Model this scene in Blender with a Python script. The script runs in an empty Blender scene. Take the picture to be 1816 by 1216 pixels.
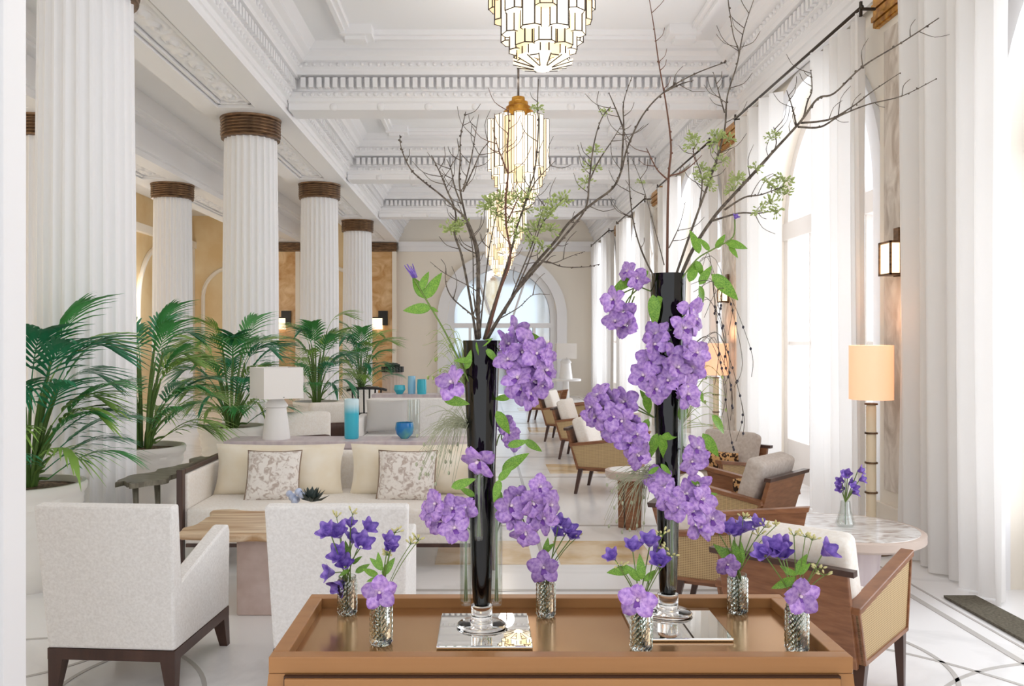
import bpy, math, random
from mathutils import Vector, Matrix, Quaternion, noise

random.seed(7)
SC = bpy.context.scene
COL = SC.collection
PI = math.pi
F, VX, VY, EYE = 1500.0, 858.0, 604.0, 1.6      # focal length in px and vanishing point of the 1816 x 1216 frame

# ------------------------------------------------------------------ camera
cam = bpy.data.cameras.new('camera')
cam.sensor_width = 36.0
cam.lens = 36.0 * F / 1816.0
cam.shift_x = (908 - VX) / 1816.0
cam.shift_y = -(608 - VY) / 1816.0
cam.clip_start = 0.05
cam.clip_end = 200
co = bpy.data.objects.new('camera', cam)
co.location = (0, 0, EYE)
co.rotation_euler = (PI / 2, 0, 0)
COL.objects.link(co)
SC.camera = co

# ------------------------------------------------------------------ world, exposure
SC.view_settings.view_transform = 'Standard'
SC.view_settings.look = 'None'
SC.view_settings.gamma = 1.0
SC.view_settings.use_curve_mapping = False
SC.view_settings.exposure = 0.26
SC.cycles.max_bounces = 12
SC.cycles.diffuse_bounces = 5
SC.cycles.transparent_max_bounces = 24
SC.cycles.caustics_reflective = False
SC.cycles.caustics_refractive = False
SC.cycles.sample_clamp_indirect = 6.0
w = bpy.data.worlds.new('sky')
SC.world = w
w.use_nodes = True
bg = w.node_tree.nodes['Background']
bg.inputs[0].default_value = (0.93, 0.965, 1.0, 1)
bg.inputs[1].default_value = 1.22

BAY, Y0 = 4.62, 6.3          # column spacing, first column
YF = 24.9                    # far wall
XW = 3.35                    # window wall
WIN_Y = [Y0 - BAY / 2 + BAY * k for k in range(5)]


def portal(name, loc, rot, sx, sy):
    l = bpy.data.lights.new(name, 'AREA')
    l.shape = 'RECTANGLE'
    l.size, l.size_y = sx, sy
    l.cycles.is_portal = True
    o = bpy.data.objects.new(name, l)
    o.location = loc
    o.rotation_euler = rot
    COL.objects.link(o)


def daylight(name, loc, rot, sx, sy, e, c=(1, 1, 1)):
    l = bpy.data.lights.new(name, 'AREA')
    l.shape = 'RECTANGLE'
    l.size, l.size_y = sx, sy
    l.energy = e
    l.color = c
    o = bpy.data.objects.new(name, l)
    o.location = loc
    o.rotation_euler = rot
    COL.objects.link(o)


for k, y in enumerate(WIN_Y):
    daylight('window_daylight', (XW + 0.75, y, 2.2), (0, PI / 2, 0), 4.3, 3.0, 95, (0.96, 0.98, 1.0))

# ------------------------------------------------------------------ materials


def lin(c):
    return tuple(((v / 255.0) / 12.92 if v / 255.0 <= 0.04045 else ((v / 255.0 + 0.055) / 1.055) ** 2.4) for v in c) + (1,)


MATS = {}


def mat(name, col, rough=0.6, metal=0.0, **kw):
    if name in MATS:
        return MATS[name]
    m = bpy.data.materials.new(name)
    m.use_nodes = True
    b = m.node_tree.nodes['Principled BSDF']
    b.inputs['Base Color'].default_value = lin(col)
    b.inputs['Roughness'].default_value = rough
    b.inputs['Metallic'].default_value = metal
    for k, v in kw.items():
        b.inputs[k].default_value = v
    MATS[name] = m
    return m


def nodes(m):
    nt = m.node_tree
    return nt, nt.nodes, nt.links, nt.nodes['Principled BSDF']


def noise_col(m, c1, c2, scale, detail=4, lo=0.35, hi=0.65, stretch=(1, 1, 1), coord='Object', bump=0, distort=0, rough=0.55):
    nt, N, L, b = nodes(m)
    tc = N.new('ShaderNodeTexCoord')
    mp = N.new('ShaderNodeMapping')
    mp.inputs['Scale'].default_value = stretch
    L.new(tc.outputs[coord], mp.inputs[0])
    n = N.new('ShaderNodeTexNoise')
    n.inputs['Scale'].default_value = scale
    n.inputs['Detail'].default_value = detail
    n.inputs['Roughness'].default_value = rough
    n.inputs['Distortion'].default_value = distort
    L.new(mp.outputs[0], n.inputs['Vector'])
    r = N.new('ShaderNodeValToRGB')
    r.color_ramp.elements[0].position = lo
    r.color_ramp.elements[1].position = hi
    r.color_ramp.elements[0].color = lin(c1)
    r.color_ramp.elements[1].color = lin(c2)
    L.new(n.outputs[0], r.inputs[0])
    L.new(r.outputs[0], b.inputs['Base Color'])
    if bump:
        bp = N.new('ShaderNodeBump')
        bp.inputs['Strength'].default_value = bump
        bp.inputs['Distance'].default_value = 0.01
        L.new(n.outputs[0], bp.inputs['Height'])
        L.new(bp.outputs[0], b.inputs['Normal'])
    return r


def veins(m, base, vein, scale, width=0.06, distort=1.2):
    nt, N, L, b = nodes(m)
    tc = N.new('ShaderNodeTexCoord')
    n = N.new('ShaderNodeTexNoise')
    n.inputs['Scale'].default_value = scale
    n.inputs['Detail'].default_value = 6
    n.inputs['Distortion'].default_value = distort
    L.new(tc.outputs['Object'], n.inputs['Vector'])
    r = N.new('ShaderNodeValToRGB')
    e = r.color_ramp.elements
    e[0].position = 0.5 - width
    e[0].color = lin(base)
    e[1].position = 0.5
    e[1].color = lin(vein)
    x = e.new(0.5 + width)
    x.color = lin(base)
    L.new(n.outputs[0], r.inputs[0])
    L.new(r.outputs[0], b.inputs['Base Color'])


WHITE = mat('white_plaster', (246, 245, 246), 0.6)
CEIL = mat('ceiling_plaster', (246, 246, 247), 0.7)
GREIGE = mat('greige_window_paint', (214, 206, 199), 0.5)
CREAMWALL = mat('cream_wall', (247, 239, 226), 0.7)
TANWALL = mat('tan_wall', (232, 202, 150), 0.6)
noise_col(TANWALL, (232, 202, 150), (242, 220, 178), 1.3)
FLOORM = mat('white_marble_floor', (242, 240, 238), 0.16)
veins(FLOORM, (249, 248, 248), (238, 237, 237), 0.6, 0.05)
INLAYG = mat('grey_marble_inlay', (196, 192, 188), 0.16)
INLAYT = mat('gold_onyx_inlay', (226, 200, 160), 0.16)
noise_col(INLAYT, (214, 180, 130), (240, 222, 192), 3)
ONYX = mat('orange_onyx', (222, 175, 110), 0.3)
noise_col(ONYX, (196, 140, 72), (238, 206, 158), 2.2, 8, 0.3, 0.7, distort=1.5)
GREYMARBLE = mat('veined_grey_marble', (214, 204, 194), 0.25)
noise_col(GREYMARBLE, (186, 172, 158), (234, 226, 216), 5, 8, 0.35, 0.65, (1, 1, 0.5), distort=1.5)
BRONZE = mat('antique_bronze', (92, 66, 44), 0.4, 0.6)
noise_col(BRONZE, (70, 52, 40), (146, 114, 84), 9, 6, 0.3, 0.7, (1, 1, 4))
GOLD = mat('gold_leaf', (196, 140, 52), 0.35, 0.7)
noise_col(GOLD, (160, 100, 26), (214, 160, 66), 14, 5)
BRASSROD = mat('dark_metal', (70, 62, 56), 0.4, 0.7)
FABW = mat('white_linen', (238, 234, 230), 0.9)
noise_col(FABW, (234, 231, 228), (250, 248, 246), 90, 3, 0.3, 0.7, (1, 1, 1), bump=0.15)
FABC = mat('cream_upholstery', (240, 232, 222), 0.9)
noise_col(FABC, (240, 232, 222), (249, 244, 238), 60, 3, 0.3, 0.7, bump=0.1)
FABTAN = mat('tan_linen', (222, 196, 150), 0.9)
noise_col(FABTAN, (240, 226, 200), (248, 240, 224), 5, 3, 0.3, 0.7, bump=0.1)
FABTAUPE = mat('taupe_linen', (198, 186, 176), 0.9)
noise_col(FABTAUPE, (188, 175, 164), (208, 198, 190), 40, 3, 0.3, 0.7)
FABGREY = mat('grey_linen', (206, 204, 202), 0.9)
PATT = mat('patterned_linen', (230, 220, 212), 0.9)
noise_col(PATT, (194, 178, 168), (242, 236, 230), 24, 6, 0.38, 0.52, distort=1.0)
LEOP = mat('leopard_print', (214, 160, 100), 0.9)
noise_col(LEOP, (60, 36, 22), (226, 178, 122), 34, 1, 0.44, 0.5)
DARKWOOD = mat('dark_walnut', (72, 48, 40), 0.35)
noise_col(DARKWOOD, (58, 38, 32), (84, 58, 48), 12, 4, 0.3, 0.7, (1, 1, 0.1))
BROWNWOOD = mat('brown_oak', (140, 92, 60), 0.35)
noise_col(BROWNWOOD, (122, 78, 50), (158, 108, 74), 8, 5, 0.3, 0.7, (1, 1, 6))
TABLEW = mat('bronze_lacquer_table', (178, 120, 78), 0.38)
noise_col(TABLEW, (168, 116, 68), (182, 130, 80), 3, 5, 0.3, 0.7, (0.3, 6, 6))
TRAYM = mat('gold_tray_lining', (186, 140, 88), 0.18, 0.75)
noise_col(TRAYM, (180, 132, 80), (196, 152, 100), 2, 3)
SEAM = mat('dark_seam', (70, 42, 26), 0.6)
LIVEEDGE = mat('live_edge_wood', (202, 164, 120), 0.35)
noise_col(LIVEEDGE, (180, 134, 86), (236, 214, 184), 4, 6, 0.32, 0.66, (0.5, 5, 5), distort=0.8)
OLIVEWOOD = mat('weathered_olive_wood', (112, 106, 90), 0.5)
noise_col(OLIVEWOOD, (88, 82, 68), (142, 136, 120), 6, 5, 0.3, 0.7, (1, 5, 1))
PINKST = mat('pink_travertine', (206, 184, 174), 0.5)
noise_col(PINKST, (198, 174, 164), (214, 194, 186), 7, 5)
LILAC = mat('lilac_shagreen', (208, 194, 198), 0.4)
noise_col(LILAC, (198, 182, 188), (220, 208, 208), 5, 3, 0.3, 0.7, (3, 1, 0.2))
CERAM = mat('white_ceramic', (244, 242, 240), 0.35)
SHADEW = mat('white_lamp_shade', (248, 244, 240), 0.8)
POTM = mat('white_carved_stone', (240, 236, 230), 0.6)
SOILM = mat('brown_moss', (110, 88, 70), 0.95)
noise_col(SOILM, (70, 54, 42), (150, 124, 100), 40, 4, bump=0.6)
MATOL = mat('olive_doormat', (96, 90, 76), 0.95)
noise_col(MATOL, (84, 78, 64), (110, 104, 90), 60, 3)
BLACKGL = mat('black_glass', (8, 6, 8), 0.04)
BLACKM = mat('black_metal', (30, 28, 28), 0.45)
MIRROR = mat('mirror_glass', (235, 235, 232), 0.01, 1.0)
MIRROR2 = mat('antiqued_mirror', (214, 226, 236), 0.06, 1.0)
STEMG = mat('green_stem', (112, 138, 62), 0.5)
TWIG = mat('grey_twig', (92, 80, 70), 0.8)
noise_col(TWIG, (70, 58, 50), (118, 106, 92), 60, 3)
TWIGR = mat('reddish_twig', (112, 76, 60), 0.8)
LEAFG = mat('fresh_leaf', (112, 160, 44), 0.45)
noise_col(LEAFG, (84, 138, 34), (142, 184, 66), 25, 3)
BUDG = mat('pale_green_bud', (168, 184, 104), 0.6)
noise_col(BUDG, (140, 160, 70), (196, 206, 140), 40, 2)
YBUD = mat('pale_yellow_bud', (222, 214, 150), 0.6)
WISPM = mat('grey_green_grass', (184, 186, 156), 0.7)
PALMM = [mat('palm_leaf', (78, 156, 84), 0.45), mat('palm_leaf_light', (142, 180, 84), 0.45), mat('palm_leaf_deep', (54, 140, 98), 0.45)]
PALMSTEM = mat('palm_stem', (96, 128, 60), 0.5)
NIGHTF = mat('deep_violet_petal', (98, 66, 160), 0.5)
noise_col(NIGHTF, (96, 66, 164), (168, 134, 220), 60, 3)
LIPM = mat('orchid_lip', (122, 66, 168), 0.45)
COLUMNW = mat('orchid_column', (246, 226, 232), 0.5)
TURQ = mat('turquoise_glass', (64, 186, 208), 0.12)
BEADM = mat('dark_bead', (48, 42, 54), 0.5)
WATERJ = mat('pale_blue_glass', (150, 205, 235), 0.08)
MARBTOP = mat('marble_table_top', (220, 214, 208), 0.1)
noise_col(MARBTOP, (168, 150, 138), (238, 236, 234), 5, 8, 0.32, 0.55, (1, 2.4, 1), distort=1.4)
PALEWOOD = mat('pale_taupe_wood', (206, 188, 176), 0.4)


def petal_mat():
    m = mat('orchid_petal', (168, 124, 208), 0.45)
    nt, N, L, b = nodes(m)
    tc = N.new('ShaderNodeTexCoord')
    ln = N.new('ShaderNodeVectorMath')
    ln.operation = 'LENGTH'
    L.new(tc.outputs['Object'], ln.inputs[0])
    r = N.new('ShaderNodeValToRGB')
    e = r.color_ramp.elements
    e[0].position, e[0].color = 0.0, lin((248, 228, 240))
    e[1].position, e[1].color = 1.0, lin((204, 162, 226))
    x = e.new(0.35)
    x.color = lin((214, 176, 234))
    mul = N.new('ShaderNodeMath')
    mul.operation = 'MULTIPLY'
    mul.inputs[1].default_value = 22
    L.new(ln.outputs['Value'], mul.inputs[0])
    L.new(mul.outputs[0], r.inputs[0])
    n = N.new('ShaderNodeTexNoise')
    n.inputs['Scale'].default_value = 110
    n.inputs['Detail'].default_value = 3
    L.new(tc.outputs['Object'], n.inputs['Vector'])
    r2 = N.new('ShaderNodeValToRGB')
    r2.color_ramp.elements[0].position, r2.color_ramp.elements[0].color = 0.36, lin((200, 180, 226))
    r2.color_ramp.elements[1].position, r2.color_ramp.elements[1].color = 0.62, (1, 1, 1, 1)
    L.new(n.outputs[0], r2.inputs[0])
    mx = N.new('ShaderNodeMix')
    mx.data_type = 'RGBA'
    mx.blend_type = 'MULTIPLY'
    mx.inputs[0].default_value = 1
    L.new(r.outputs[0], mx.inputs[6])
    L.new(r2.outputs[0], mx.inputs[7])
    oi = N.new('ShaderNodeObjectInfo')
    hs = N.new('ShaderNodeHueSaturation')
    mr = N.new('ShaderNodeMapRange')
    mr.inputs[3].default_value, mr.inputs[4].default_value = 0.74, 1.16
    L.new(oi.outputs['Random'], mr.inputs[0])
    L.new(mr.outputs[0], hs.inputs['Value'])
    L.new(mx.outputs[2], hs.inputs['Color'])
    L.new(hs.outputs[0], b.inputs['Base Color'])
    b.inputs['Subsurface Weight'].default_value = 0.0
    return m


PETAL = petal_mat()


def cane_mat():
    m = mat('woven_cane', (196, 152, 100), 0.6)
    nt, N, L, b = nodes(m)
    tc = N.new('ShaderNodeTexCoord')
    sep = N.new('ShaderNodeSeparateXYZ')
    L.new(tc.outputs['Object'], sep.inputs[0])

    def sn(sock, k):
        a = N.new('ShaderNodeMath')
        a.operation = 'MULTIPLY'
        a.inputs[1].default_value = k
        L.new(sock, a.inputs[0])
        s = N.new('ShaderNodeMath')
        s.operation = 'SINE'
        L.new(a.outputs[0], s.inputs[0])
        return s
    s1, s2 = sn(sep.outputs['Y'], 2 * PI / 0.0095), sn(sep.outputs['Z'], 2 * PI / 0.0095)
    mn = N.new('ShaderNodeMath')
    mn.operation = 'MAXIMUM'
    L.new(s1.outputs[0], mn.inputs[0])
    L.new(s2.outputs[0], mn.inputs[1])
    r = N.new('ShaderNodeValToRGB')
    r.color_ramp.elements[0].position, r.color_ramp.elements[0].color = 0.0, lin((132, 104, 68))
    r.color_ramp.elements[1].position, r.color_ramp.elements[1].color = 0.5, lin((208, 180, 134))
    L.new(mn.outputs[0], r.inputs[0])
    L.new(r.outputs[0], b.inputs['Base Color'])
    return m


CANE = cane_mat()


def curtain_mat():
    m = mat('sheer_white_curtain', (250, 248, 246), 0.9)
    nt, N, L, b = nodes(m)
    tr = N.new('ShaderNodeBsdfTranslucent')
    tr.inputs[0].default_value = (0.95, 0.94, 0.93, 1)
    mx = N.new('ShaderNodeMixShader')
    mx.inputs[0].default_value = 0.28
    out = N['Material Output']
    L.new(b.outputs[0], mx.inputs[1])
    L.new(tr.outputs[0], mx.inputs[2])
    L.new(mx.outputs[0], out.inputs[0])
    return m


CURT = curtain_mat()


def pane_mat(name, tint, gloss=0.12):
    m = bpy.data.materials.new(name)
    m.use_nodes = True
    nt = m.node_tree
    N, L = nt.nodes, nt.links
    N.remove(N['Principled BSDF'])
    t = N.new('ShaderNodeBsdfTransparent')
    t.inputs[0].default_value = tint
    g = N.new('ShaderNodeBsdfGlossy')
    g.inputs['Roughness'].default_value = 0.02
    fr = N.new('ShaderNodeLayerWeight')
    fr.inputs[0].default_value = 0.5
    pw = N.new('ShaderNodeMath')
    pw.operation = 'POWER'
    pw.inputs[1].default_value = 4.0
    L.new(fr.outputs['Facing'], pw.inputs[0])
    ad = N.new('ShaderNodeMath')
    ad.operation = 'MULTIPLY_ADD'
    ad.inputs[1].default_value = 0.45
    ad.inputs[2].default_value = gloss
    L.new(pw.outputs[0], ad.inputs[0])
    mx = N.new('ShaderNodeMixShader')
    L.new(ad.outputs[0], mx.inputs[0])
    L.new(t.outputs[0], mx.inputs[1])
    L.new(g.outputs[0], mx.inputs[2])
    L.new(mx.outputs[0], N['Material Output'].inputs[0])
    return m


PANE = pane_mat('window_glass', (0.97, 0.98, 1, 1), 0.02)
TUBEG = pane_mat('clear_thin_glass', (0.93, 0.95, 0.94, 1), 0.10)
CUTGL = mat('cut_crystal', (236, 244, 240), 0.03, 0.0, **{'Transmission Weight': 1.0, 'IOR': 1.45})
FOOTGL = mat('clear_crystal', (248, 248, 248), 0.02, 0.0, **{'Transmission Weight': 1.0, 'IOR': 1.45})


def glow(name, col, strength, base=(250, 240, 222)):
    m = mat(name, base, 0.5)
    b = m.node_tree.nodes['Principled BSDF']
    b.inputs['Emission Color'].default_value = lin(col)
    b.inputs['Emission Strength'].default_value = strength
    return m


GLASSW = glow('lit_opal_glass', (255, 242, 222), 1.0)
GLASSA = glow('lit_amber_glass', (253, 226, 178), 0.6, (246, 226, 188))
GLASSC = glow('lit_cream_glass', (255, 236, 208), 0.8)
LAMPWARM = glow('lit_warm_shade', (255, 180, 122), 0.5, (250, 224, 200))
SCONCEGL = glow('lit_sconce_glass', (255, 226, 186), 1.3)

# ------------------------------------------------------------------ mesh building


class MB:
    def __init__(s):
        s.v, s.f = [], []

    def add(s, vs, fs, M=None):
        o = len(s.v)
        s.v += [tuple(M @ Vector(p)) for p in vs] if M is not None else [tuple(p) for p in vs]
        s.f += [tuple(o + i for i in f) for f in fs]
        return s

    def box(s, x0, x1, y0, y1, z0, z1, M=None):
        vs = [(x0, y0, z0), (x1, y0, z0), (x1, y1, z0), (x0, y1, z0), (x0, y0, z1), (x1, y0, z1), (x1, y1, z1), (x0, y1, z1)]
        return s.add(vs, [(3, 2, 1, 0), (4, 5, 6, 7), (0, 1, 5, 4), (1, 2, 6, 5), (2, 3, 7, 6), (3, 0, 4, 7)], M)

    def hexa(s, bot, top, M=None):       # 4 bottom points, 4 top points
        return s.add(list(bot) + list(top), [(3, 2, 1, 0), (4, 5, 6, 7), (0, 1, 5, 4), (1, 2, 6, 5), (2, 3, 7, 6), (3, 0, 4, 7)], M)

    def prism(s, poly, axis, a, b, M=None):
        n = len(poly)

        def p3(p, t):
            if axis == 'x':
                return (t, p[0], p[1])
            if axis == 'y':
                return (p[0], t, p[1])
            return (p[0], p[1], t)
        vs = [p3(p, a) for p in poly] + [p3(p, b) for p in poly]
        fs = [tuple(range(n))[::-1], tuple(range(n, 2 * n))] + [(i, (i + 1) % n, n + (i + 1) % n, n + i) for i in range(n)]
        return s.add(vs, fs, M)

    def lathe(s, prof, n=32, M=None, cx=0, cy=0, mod=None):
        vs, fs = [], []
        for (r, z) in prof:
            for i in range(n):
                a = 2 * PI * i / n
                rr = r * (mod(a, z) if mod else 1)
                vs.append((cx + rr * math.cos(a), cy + rr * math.sin(a), z))
        for k in range(len(prof) - 1):
            for i in range(n):
                j = (i + 1) % n
                fs.append((k * n + i, k * n + j, (k + 1) * n + j, (k + 1) * n + i))
        if prof[0][0] > 1e-6:
            fs.append(tuple(range(n))[::-1])
        if prof[-1][0] > 1e-6:
            fs.append(tuple((len(prof) - 1) * n + i for i in range(n)))
        return s.add(vs, fs, M)

    def tube(s, pts, rad, n=6, M=None):
        pts = [Vector(p) for p in pts]
        if not isinstance(rad, (list, tuple)):
            rad = [rad] * len(pts)
        vs, fs = [], []
        up = Vector((0.123, 0.3, 0.94))
        for i, p in enumerate(pts):
            d = (pts[min(i + 1, len(pts) - 1)] - pts[max(i - 1, 0)])
            if d.length < 1e-9:
                d = Vector((0, 0, 1))
            d.normalize()
            u = d.cross(up)
            if u.length < 1e-3:
                u = d.cross(Vector((1, 0, 0)))
            u.normalize()
            v = d.cross(u)
            for k in range(n):
                a = 2 * PI * k / n
                vs.append(p + (u * math.cos(a) + v * math.sin(a)) * rad[i])
        for i in range(len(pts) - 1):
            for k in range(n):
                j = (k + 1) % n
                fs.append((i * n + k, i * n + j, (i + 1) * n + j, (i + 1) * n + k))
        fs.append(tuple(range(n))[::-1])
        fs.append(tuple((len(pts) - 1) * n + k for k in range(n)))
        return s.add(vs, fs, M)

    def grid(s, fn, nu, nv, M=None):
        vs = [fn(i / nu, j / nv) for j in range(nv + 1) for i in range(nu + 1)]
        fs = [(j * (nu + 1) + i, j * (nu + 1) + i + 1, (j + 1) * (nu + 1) + i + 1, (j + 1) * (nu + 1) + i) for j in range(nv) for i in range(nu)]
        return s.add(vs, fs, M)

    def ball(s, c, r, n=8, m=5, sz=1.0, M=None):
        prof = [(r * math.sin(PI * k / m), -r * sz * math.cos(PI * k / m)) for k in range(m + 1)]
        T = Matrix.Translation(c)
        return s.lathe(prof, n, M @ T if M is not None else T)

    def mesh(s, name, m, smooth=False, angle=None):
        me = bpy.data.meshes.new(name)
        me.from_pydata(s.v, [], s.f)
        me.validate()
        if smooth:
            for p in me.polygons:
                p.use_smooth = True
            if angle:
                me.set_sharp_from_angle(angle=math.radians(angle))
        me.materials.append(m)
        me.update()
        return me


def inst(name, me, parent=None, loc=(0, 0, 0), rot=None, scale=None):
    o = bpy.data.objects.new(name, me)
    COL.objects.link(o)
    o.parent = parent
    o.location = loc
    if rot is not None:
        if isinstance(rot, Quaternion):
            o.rotation_mode = 'QUATERNION'
            o.rotation_quaternion = rot
        else:
            o.rotation_euler = rot
    if scale is not None:
        o.scale = (scale,) * 3 if isinstance(scale, (int, float)) else scale
    return o


def obj(name, mb, m, parent=None, smooth=False, angle=None, loc=(0, 0, 0), bevel=0):
    o = inst(name, mb.mesh(name, m, smooth, angle), parent, loc)
    if bevel:
        md = o.modifiers.new('bevel', 'BEVEL')
        md.width = bevel
        md.segments = 2
        md.limit_method = 'ANGLE'
    return o


def tag(o, label, cat, group=None):
    o['label'], o['category'] = label, cat
    if group:
        o['group'] = group
    return o


def thing(name, label, cat, loc=(0, 0, 0), rz=0, group=None):
    o = bpy.data.objects.new(name, None)
    o.empty_display_size = 0.1
    COL.objects.link(o)
    o.location = loc
    o.rotation_euler = (0, 0, rz)
    return tag(o, label, cat, group)


def struct(name, mb, m, parent=None, smooth=False, angle=None):
    o = obj(name, mb, m, parent, smooth, angle)
    if parent is None:
        o['kind'] = 'structure'
    return o


def stuff(o):
    o['kind'] = 'stuff'
    return o


def copy_tree(o, parent=None):
    c = o.copy()
    COL.objects.link(c)
    c.parent = parent
    for ch in [x for x in ALLCH(o)]:
        copy_tree(ch, c)
    return c


def ALLCH(o):
    return [x for x in COL.objects if x.parent == o]


def W(px, py, d):
    return Vector(((px - VX) * d / F, d, EYE - (py - VY) * d / F))


def ease(pts, k=4):       # Catmull-Rom through points
    P = [Vector(p) for p in pts]
    if len(P) < 3:
        return P
    out = []
    for i in range(len(P) - 1):
        p0, p1, p2, p3 = P[max(i - 1, 0)], P[i], P[i + 1], P[min(i + 2, len(P) - 1)]
        for j in range(k):
            t = j / k
            out.append(0.5 * ((2 * p1) + (p2 - p0) * t + (2 * p0 - 5 * p1 + 4 * p2 - p3) * t * t + (3 * p1 - p0 - 3 * p2 + p3) * t ** 3))
    out.append(P[-1])
    return out


# ================================================================== THE SETTING
XB0, XB1 = -3.6, -2.5        # colonnade beam
XC = -3.05                   # colonnade axis
XD = -5.84                   # second colonnade axis
ZS, ZC = 4.47, 5.27          # soffit, ceiling
YN = -3.0                    # near end of the hall
COLY = [6.45, 11.0, 15.6, 20.3]

fl = struct('floor', MB().box(-9, XW + 0.4, YN, YF, -0.1, 0), FLOORM)
b = MB()


def ring(mb, cx, cy, r, wd, a0, a1, z=0.003, n=48):
    for i in range(n):
        t0, t1 = a0 + (a1 - a0) * i / n, a0 + (a1 - a0) * (i + 1) / n
        vs = [(cx + rr * math.cos(t), cy + rr * math.sin(t), zz) for zz in (0, z) for (rr, t) in ((r, t0), (r + wd, t0), (r + wd, t1), (r, t1))]
        mb.add(vs, [(3, 2, 1, 0), (4, 5, 6, 7), (0, 1, 5, 4), (1, 2, 6, 5), (2, 3, 7, 6), (3, 0, 4, 7)])


for (cx, cy, r, a0, a1) in ((1.55, 4.25, 0.72, -0.9, 1.5), (2.9, 3.1, 1.1, 1.6, 3.4), (1.0, 3.0, 1.75, 0.2, 1.2), (-2.2, 3.6, 0.95, -1.2, 2.2), (-1.2, 3.9, 0.75, 2.2, 5.2), (-2.6, 4.6, 0.7, 3.6, 6.0)):
    m1 = MB()
    ring(m1, cx, cy, r, 0.022, a0, a1)
    obj('inlay_arc', m1, INLAYG, fl)
for (x0, x1, y0, y1) in ((2.66, 2.70, 2.0, YF - 1), (2.80, 2.815, 2.0, YF - 1), (0.42, 0.45, 4.6, YF - 1), (1.9, 1.93, 5.7, YF - 1)):
    obj('inlay_strip', MB().box(x0, x1, y0, y1, 0, 0.003), INLAYG, fl)
for y in (5.4, 7.3, 9.9, 11.6, 14.4, 16.4, 19.0):
    obj('inlay_strip', MB().box(-1.2, 2.66, y, y + 0.04, 0, 0.0035), INLAYG, fl)
for (x0, x1, y0, y1) in ((0.55, 1.25, 6.05, 6.75), (0.8, 1.5, 10.2, 10.95), (0.8, 1.5, 14.8, 15.6), (-0.35, 0.35, 6.05, 6.75), (0.8, 1.5, 19.4, 20.2)):
    obj('inlay_panel', MB().box(x0, x1, y0, y1, 0, 0.004), INLAYT, fl)

# ceiling slab with moulded coffers
cl = struct('ceiling', MB().box(-9, XW + 0.4, YN, YF, ZC, ZC + 0.15), CEIL)
KY = [Y0 + BAY * k for k in range(-1, 5)]
for k in range(5):
    ya, yb = KY[k] + 0.60, KY[k + 1] - 0.60
    xa, xb = -1.9, 2.75
    fr = MB()
    for (ins, dep, wd) in ((0.18, 0.06, 0.16), (0.24, 0.10, 0.05)):
        x0, x1, y0, y1 = xa + ins, xb - ins, ya + ins, yb - ins
        z0, z1 = ZC - dep, ZC
        fr.box(x0, x0 + wd, y0, y1, z0, z1).box(x1 - wd, x1, y0, y1, z0, z1)
        fr.box(x0 + wd, x1 - wd, y0, y0 + wd, z0, z1).box(x0 + wd, x1 - wd, y1 - wd, y1, z0, z1)
    for (cx, sx) in ((xa + 0.18, 1), (xb - 0.18, -1)):
        for (cy, sy) in ((ya + 0.18, 1), (yb - 0.18, -1)):
            p = sorted((cx + sx * 0.05, cx + sx * 0.42)), sorted((cy + sy * 0.05, cy + sy * 0.36))
            fr.box(p[0][0], p[0][1], p[1][0], p[1][1], ZC - 0.12, ZC)
            p = sorted((cx + sx * 0.10, cx + sx * 0.34)), sorted((cy + sy * 0.10, cy + sy * 0.29))
            fr.box(p[0][0], p[0][1], p[1][0], p[1][1], ZC - 0.16, ZC)
    obj('coffer_frame', fr, WHITE, cl)

# steps of a classical cornice: (half width, z)
STEP = [(0.22, 4.52), (0.22, 4.60), (0.25, 4.62), (0.25, 4.66), (0.27, 4.67), (0.27, 4.73), (0.25, 4.75), (0.25, 4.91), (0.37, 4.92), (0.37, 4.97),
        (0.41, 5.00), (0.41, 5.06), (0.45, 5.07), (0.47, 5.12), (0.52, 5.16), (0.52, 5.20), (0.58, 5.27)]
dent = MB().box(-0.030, 0.030, -0.055, 0.055, -0.06, 0.06).mesh('dentil', WHITE)
egg = MB()
egg.ball((0, 0, 0), 0.022, 6, 4, 1.3)
eggm = egg.mesh('egg', WHITE, True)
for k, yc in enumerate([Y0 + BAY * j for j in range(4)]):
    bm = MB()
    poly = [(yc - h, z) for h, z in STEP] + [(yc + h, z) for h, z in reversed(STEP)]
    bm.prism(poly, 'x', XB1 + 0.03, XW - 0.02)
    beam = struct('trim_%d' % (k + 1), bm, WHITE)
    xs = [-2.26 + 0.1 * i for i in range(55)]
    if k in (1, 2):
        for x in xs:
            inst('dentil', dent, beam, (x, yc - 0.300, 4.83))
        dj = MB()
        for x in xs:
            dj.ball((x, yc - 0.275, 4.70), 0.03, 6, 4, 0.9)
            dj.ball((x + 0.05, yc - 0.42, 5.03), 0.026, 6, 4, 0.9)
        stuff(obj('egg_course', dj, WHITE, beam, True))
    else:
        dj = MB()
        for x in xs:
            dj.box(x - 0.03, x + 0.03, yc - 0.355, yc - 0.24, 4.77, 4.89)
        stuff(obj('dentil_course', dj, WHITE, beam))
    tj = MB()
    for i in range(9):
        x = -1.9 + i * 0.6
        tj.lathe([(0.0, -0.02), (0.05, -0.015), (0.055, 0), (0.03, 0.008), (0.0, 0.02)], 10, Matrix.Translation((x, yc - 0.22, 4.56)) @ Matrix.Rotation(PI / 2, 4, 'X'))
    stuff(obj('rosette_course', tj, WHITE, beam, True))

# long cornices along the colonnade and the window wall, both with dentils and carved bands


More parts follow.
